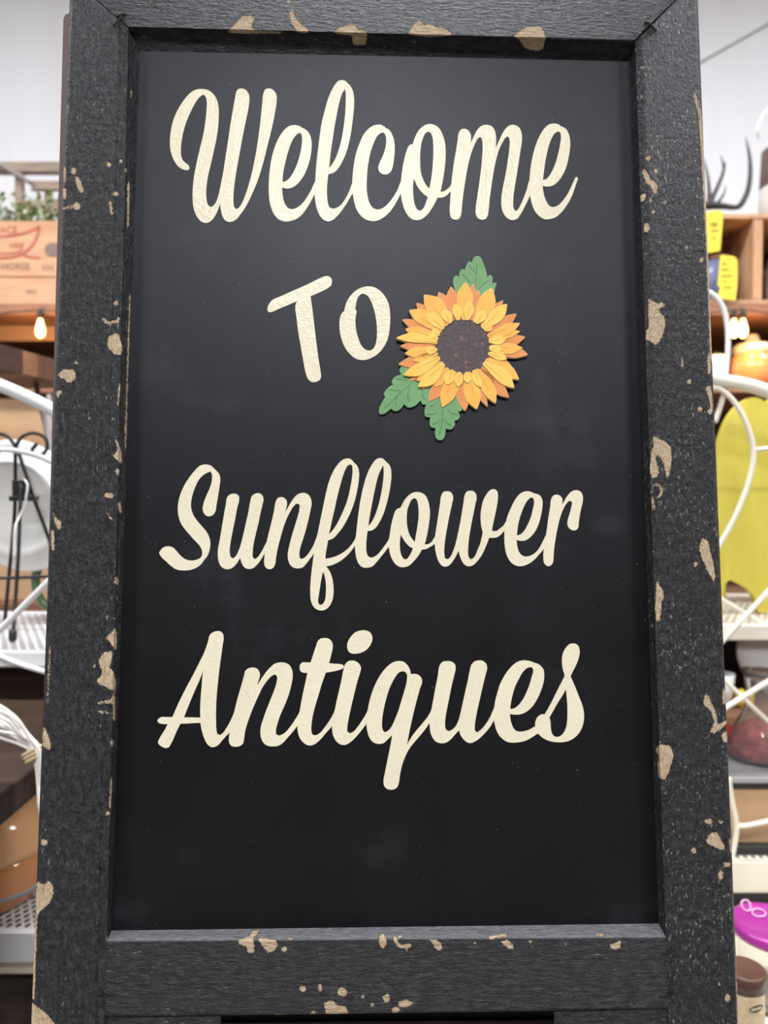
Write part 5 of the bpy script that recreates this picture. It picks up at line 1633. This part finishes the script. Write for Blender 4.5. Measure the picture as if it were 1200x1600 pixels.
Geo().tube([P(x, y, ANY) for x, y in ((1095, 324), (1070, 318), (1055, 300), (1050, 270), (1053, 240))], an_r(6, 5, 4, 2.6, .4), 10).obj('beam', M['antler'], an, True)
Geo().lathe([(0.014, 0.0), (0.016, 0.004), (0.010, 0.012), (0.001, 0.014)], (xat(1108, ANY), ANY, zc1), 16).obj('skull_plate', M['antler'], an, True)

an.location.z += 0.005

# fringed bucket on the crate
fx, fy = xat(1232, 2.13), 2.13
fb = thing('fringed_bucket', 'brown and cream fringed bucket with a white cord handle on the crate', 'bucket', (fx, fy, zc1))
zb0, zb1, zb2 = zc1 + 0.0005, zat(276, 2.05), zat(212, 2.05)
Geo().lathe([(0.080, 0.0), (0.088, 0.001), (0.090, (zb1 - zb0) * .5), (0.090, zb1 - zb0), (0.083, zb1 - zb0)], (fx, fy, zb0), 60).obj('fringe', M['fringe'], fb, True)
Geo().lathe([(0.082, zb1 - zb0 - .004), (0.088, zb1 - zb0 + .001), (0.083, zb2 - zb0), (0.079, zb2 - zb0), (0.078, zb1 - zb0), (0.001, zb1 - zb0)], (fx, fy, zb0), 48).obj('band', M['brownfelt'], fb, True)
Geo().tube([P(1186, 216, 2.06), P(1183, 204, 2.05), P(1187, 190, 2.05), P(1200, 172, 2.05), P(1235, 160, 2.06), P(1268, 175, 2.07), P(1280, 205, 2.08), P(1276, 222, 2.08)], 0.0036, 8).obj('cord_handle', M['cordwhite'], fb, True)

# amber jug on the second shelf, small planter beside it
jy = 2.09
jx, jz = xat(1172, jy), 1.2005
jug = thing('amber_jug', 'amber glass jug with cream plastic spout and handle on the second shelf', 'jug', (jx, jy, jz))
hz = zat(552, jy) - jz
Geo().lathe([(0.050, 0.0), (0.056, 0.003), (0.058, hz * .5), (0.054, hz * .9), (0.044, hz), (0.042, hz), (0.052, hz * .88), (0.055, hz * .5), (0.053, 0.006), (0.001, 0.005)], (jx, jy, jz), 40).obj('glass_body', M['honey'], jug, True)
Geo().lathe([(0.047, hz - .004), (0.052, hz - .002), (0.052, hz + 0.018), (0.040, hz + 0.026), (0.022, hz + 0.030), (0.016, hz + 0.048), (0.013, hz + 0.052), (0.001, hz + 0.053)], (jx, jy, jz), 36).obj('spout_cap', M['creamplastic'], jug, True)
Geo().tube([(jx + 0.045, jy, jz + hz + 0.012), (jx + 0.075, jy, jz + hz + 0.010), (jx + 0.088, jy, jz + hz - 0.015), (jx + 0.080, jy, jz + hz * .4), (jx + 0.057, jy, jz + hz * .3)], 0.006, 10).obj('handle', M['creamplastic'], jug, True)
pl = thing('white_planter', 'small white planter with green sprigs beside the amber jug', 'planter', (xat(1112, 2.1), 2.10, 1.2005))
ph = zat(558, 2.1) - 1.2005
Geo().lathe([(0.030, 0.0), (0.034, 0.002), (0.040, ph), (0.036, ph), (0.032, 0.006), (0.001, 0.006)], (xat(1112, 2.1), 2.10, 1.2005), 32).obj('pot', M['railwhite'], pl, True)
g = Geo()
rnd = random.Random(9)
for k in range(60):
    leaf_quad(g, (xat(1112, 2.1) + rnd.uniform(-.028, .03), 2.10 + rnd.uniform(-.025, .025), 1.2005 + ph - .006), rnd.uniform(.012, .026), .005, rnd.uniform(0, 6.28), rnd.uniform(.2, 1.3))
g.obj('sprigs', M['leafy'], pl)['kind'] = 'stuff'

# ------------------------------------------------------------------ yellow wooden panel stool on the right rack
yy = 1.50
yl = thing('yellow_wooden_stool', 'distressed yellow wooden stool with lobed sides and arched feet', 'stool', (xat(1195, yy), yy, zr_mid))
yb = 770 + (CAM_Z - zr_mid) / yy * F_PX
prof = "1121,712 1129,674 1143,645 1160,628 1176,621 1190,624 1197,630c 1206,623 1222,621 1240,628 1258,645 1270,674 1279,712 1283,820 1284,900 1285,%d 1262,%d 1259,936 1248,918 1228,908 1213,918 1205,936 1200,%dc 1186,%dc 1180,935 1173,925 1165,918 1150,910 1140,906c 1134,912 1131,922 1130,%dc 1123,%dc 1120,800" % ((int(yb) + 1,) * 6)
rgp = ring_from(prof, 0, 0, 1.0, 4)
for yq, sx_ in ((yy, 0.0), (yy + 0.17, 0.085)):
    rr0 = [(P(px, py, yy).x + sx_, max(P(px, py, yy).z, zr_mid + 0.0005)) for px, py in rgp]
    Geo().prism(rr0, lambda a, b_, q: Vector((a, yq + q, b_)), 0.0, 0.018).obj('side_panel', M['yellow'], yl)
Geo().bbox(xat(1150, yy), xat(1250, yy), yy + 0.018, yy + 0.17, zat(800, yy), zat(784, yy), 0.002).obj('seat_board', M['yellow'], yl)

# ------------------------------------------------------------------ right, lower: carton, tray, vase and small things
cy0 = 1.42
zt0 = zr_low + 0.0005
zt1 = zat(1232, cy0)
cb2 = Geo().bbox(xat(1090, cy0), xat(1290, cy0), cy0, cy0 + 0.30, zt0, zt1, 0.002).obj('cardboard_carton', M['carton'], base=(xat(1190, cy0), cy0 + .15, zt0))
tag(cb2, 'tan cardboard carton on the cream rack under the black tray', 'box')
Geo_tray = thing('black_tray', 'shallow black tray on the cardboard carton under the glass vase', 'tray', (xat(1190, cy0), cy0 + .14, zt1))
Geo().bbox(xat(1088, cy0), xat(1292, cy0), cy0 - 0.006, cy0 + 0.29, zt1 + 0.0003, zt1 + 0.012, 0.002).obj('tray_base', M['black'], Geo_tray)
zt2 = zt1 + 0.0125
M['plexi'] = simple('grey_clear_plastic', (0.36, 0.35, 0.35), 0.25)
Geo().bbox(xat(1086, cy0), xat(1294, cy0), cy0 - 0.008, cy0 + 0.292, zt2, zt2 + 0.012, 0.002).obj('tray_liner', M['plexi'], Geo_tray)
zt3 = zt2 + 0.0125
# black line under the carton front: a lower black strip of the rack
Geo().bbox(xat(1090, 1.40), xat(1290, 1.40), 1.396, 1.412, zr_low + 0.0005, zr_low + 0.017, 0.001).obj('carton_stop', M['black'], rr_)

vy = 1.52
vx = xat(1193, vy)
va = thing('glass_vase', 'clear glass flared vase half filled with dried red petals', 'vase', (vx, vy, zt3))
H = zat(1048, vy) - zt3
r_ = lambda px: px * vy / F_PX
pr = [(r_(40), 0.0), (r_(49), 0.002), (r_(53), H * .06), (r_(50), H * .18), (r_(38), H * .34), (r_(25), H * .55), (r_(21), H * .75), (r_(24), H * .92), (r_(30), H)]
inn = [(max(r - 0.0025, 0.0005), max(h, 0.004)) for r, h in pr][::-1]
Geo().lathe(pr + inn + [(0.0005, 0.004)], (vx, vy, zt3), 44).obj('vase_wall', M['vaseglass'], va, True)
Geo().lathe([(0.0005, 0.005), (r_(46) - .003, 0.0055), (r_(50) - .004, H * .08), (r_(47) - .004, H * .20), (r_(38) - .004, H * .33), (r_(20), H * .40), (0.0005, H * .41)], (vx, vy, zt3), 32).obj('petal_filling', M['potred'], va, True)
for k, (px, py) in enumerate(((1196, 1160), (1185, 1170), (1204, 1150))):
    c = P(px, py, vy - 0.01 + .006 * k)
ap = Geo().lathe([(0.0008, 0.004), (0.010, 0.0), (0.020, 0.006), (0.026, 0.022), (0.024, 0.038), (0.014, 0.046), (0.004, 0.043), (0.0005, 0.041)], (xat(1131, 1.60), 1.60, zt3), 28).obj('red_apple', M['redfruit'], smooth=True, base=(xat(1131, 1.60), 1.60, zt3))
tag(ap, 'glossy red apple on the black tray beside the vase', 'apple')
# on the lowest shelf of the unit
s0 = 0.2905
lem = Geo().lathe([(0.0005, 0.0), (0.006, 0.002), (0.015, 0.012), (0.019, 0.026), (0.015, 0.042), (0.006, 0.052), (0.0005, 0.055)], (xat(1162, 2.07), 2.07, s0), 24).obj('lemon', M['lemon'], smooth=True, base=(xat(1162, 2.07), 2.07, s0))
tag(lem, 'small yellow lemon on the lowest shelf behind the vase', 'lemon')
cup = thing('white_cup', 'plain white ceramic cup on the lowest shelf of the unit', 'cup', (xat(1126, 2.08), 2.08, s0))
ch = zat(1056, 2.05) - s0
Geo().lathe([(0.026, 0.0), (0.030, 0.002), (0.038, ch * .5), (0.042, ch), (0.039, ch), (0.035, ch * .5), (0.026, 0.006), (0.0005, 0.006)], (xat(1126, 2.08), 2.08, s0), 32).obj('cup_wall', M['milk'], cup, True)
Geo().tube([(xat(1126, 2.08) - 0.036, 2.08, s0 + ch * .8), (xat(1126, 2.08) - 0.058, 2.08, s0 + ch * .75), (xat(1126, 2.08) - 0.058, 2.08, s0 + ch * .35), (xat(1126, 2.08) - 0.034, 2.08, s0 + ch * .3)], 0.004, 8).obj('handle', M['milk'], cup, True)
pr2 = 0.125
pcen = Vector((xat(1228, 2.2), 2.25, s0 + pr2 * .97))
pl2 = Geo().lathe([(0.0005, 0.0), (0.07, 0.0), (0.078, 0.004), (pr2, 0.014), (pr2, 0.018), (0.076, 0.009), (0.0005, 0.006)], pcen, 48, Vector((0, -1, .16))).obj('plate', M['milk'], smooth=True, base=pcen)
tag(pl2, 'large off-white plate standing on edge behind the glass vase', 'plate')
# low cream crate in front of the rack with the jars
lc = thing('low_cream_stand', 'low cream painted stand carrying the lidded jars', 'stand', (0.66, 1.1, 0))
zs = 0.12
Geo().bbox(0.42, 1.0, 0.92, 1.33, zs - 0.02, zs, 0.002).obj('stand_top', M['creammetal'], lc)
for x in (0.43, 0.97):
    Geo().bbox(x, x + 0.02, 0.94, 1.31, 0.0, zs - 0.02, 0.002).obj('stand_side', M['creammetal'], lc)

# jar with magenta lid
jy = 1.12
lidc = P(1207, 1441, jy)
jj = thing('lidded_glass_jar', 'clear glass jar with a magenta plastic lid', 'jar', (lidc.x, jy, zs))
rl_ = 0.0585
hj = lidc.z - zs
Geo().lathe([(rl_ - .008, 0.0005), (rl_ - .002, 0.004), (rl_, 0.03), (rl_, hj - .04), (rl_ - .004, hj - .022), (rl_ - .005, hj - .010), (rl_ - .008, hj - .010), (rl_ - .007, hj - .022), (rl_ - .003, hj - .04), (rl_ - .003, 0.03), (rl_ - .006, 0.007), (0.0005, 0.007)], (lidc.x, jy, zs), 56).obj('jar_wall', M['clear'], jj, True)
Geo().lathe([(rl_ - .006, hj - 0.0165), (rl_ + .001, hj - 0.016), (rl_ + .002, hj - .012), (rl_ + .001, hj - .003), (rl_ - .003, hj), (rl_ - .010, hj), (rl_ - .013, hj - .002), (0.0005, hj - .002)], (lidc.x, jy, zs), 56).obj('lid', M['purple'], jj, True)
lt = lidc.z + 0.0006


def on_lid(pts, r=0.0011):
    out = []
    for px, py in pts:
        d = ray(px, py)
        t = (lt - CAM.z) / d.z
        out.append(CAM + d * t)
    Geo().tube(out, r, 6, closed=True, smooth_n=4).obj('lid_emblem', M['pinkline'], jj)


on_lid([(1158, 1412), (1160, 1418), (1166, 1423), (1172, 1421), (1172, 1413), (1168, 1407), (1161, 1407)], 0.0014)
on_lid([(1176, 1422), (1176, 1428), (1184, 1432), (1194, 1431), (1196, 1426), (1189, 1421), (1181, 1420)], 0.0014)

# seasoning shaker
sy = 0.98
scn = P(1163, 1512, sy)
sk = thing('seasoning_shaker', 'seasoning shaker with a brown lid and oval dark label', 'shaker', (scn.x, sy, zs))
hs = scn.z - zs
rs_ = 0.0262
Geo().lathe([(rs_ - .003, 0.0005), (rs_, 0.004), (rs_, hs * .5), (rs_ - .001, hs - 0.030), (rs_ - .003, hs - 0.022), (0.0005, hs - 0.022)], (scn.x, sy, zs), 44).obj('shaker_body', M['spice'], sk, True)
Geo().lathe([(rs_ - .0015, hs - 0.0215), (rs_ + .0015, hs - 0.021), (rs_ + .0015, hs - .002), (rs_, hs), (rs_ - .003, hs), (rs_ - .005, hs - .001), (0.0005, hs - .001)], (scn.x, sy, zs), 44).obj('lid', M['brownlid'], sk, True)
# oval label wrapped round the body
for (ra_, rb_, q, mm) in ((0.0105, 0.0062, 0.0016, 'creamplastic'), (0.0092, 0.0050, 0.0019, 'badge')):
    zc_ = zat(1571, sy - rs_ * .8)
    vs, fs = [], []
    a0_ = -math.pi / 2 + 0.12
    for k in range(28):
        a = 2 * math.pi * k / 28
        th_ = a0_ + ra_ * math.cos(a) / rs_
        vs.append((scn.x + (rs_ + q) * math.cos(th_), sy + (rs_ + q) * math.sin(th_), zc_ + rb_ * math.sin(a) + 0.22 * ra_ * math.cos(a)))
    vs.append((scn.x + (rs_ + q) * math.cos(a0_), sy + (rs_ + q) * math.sin(a0_), zc_))
    fs = [(k, (k + 1) % 28, 28) for k in range(28)]
    mesh_obj('label', vs, fs, M[mm], sk)
sq = []
for k in range(11):
    th_ = -math.pi / 2 + 0.12 + (-0.0066 + 0.0132 * k / 10) / rs_
    sq.append((scn.x + (rs_ + .0022) * math.cos(th_), sy + (rs_ + .0022) * math.sin(th_), zat(1571, sy - rs_ * .8) + (0.0016 if k % 2 else -0.0012) + 0.22 * (-0.0066 + 0.0132 * k / 10)))
Geo().tube(sq, 0.0005, 5, smooth_n=4).obj('label_script', M['creamplastic'], sk)
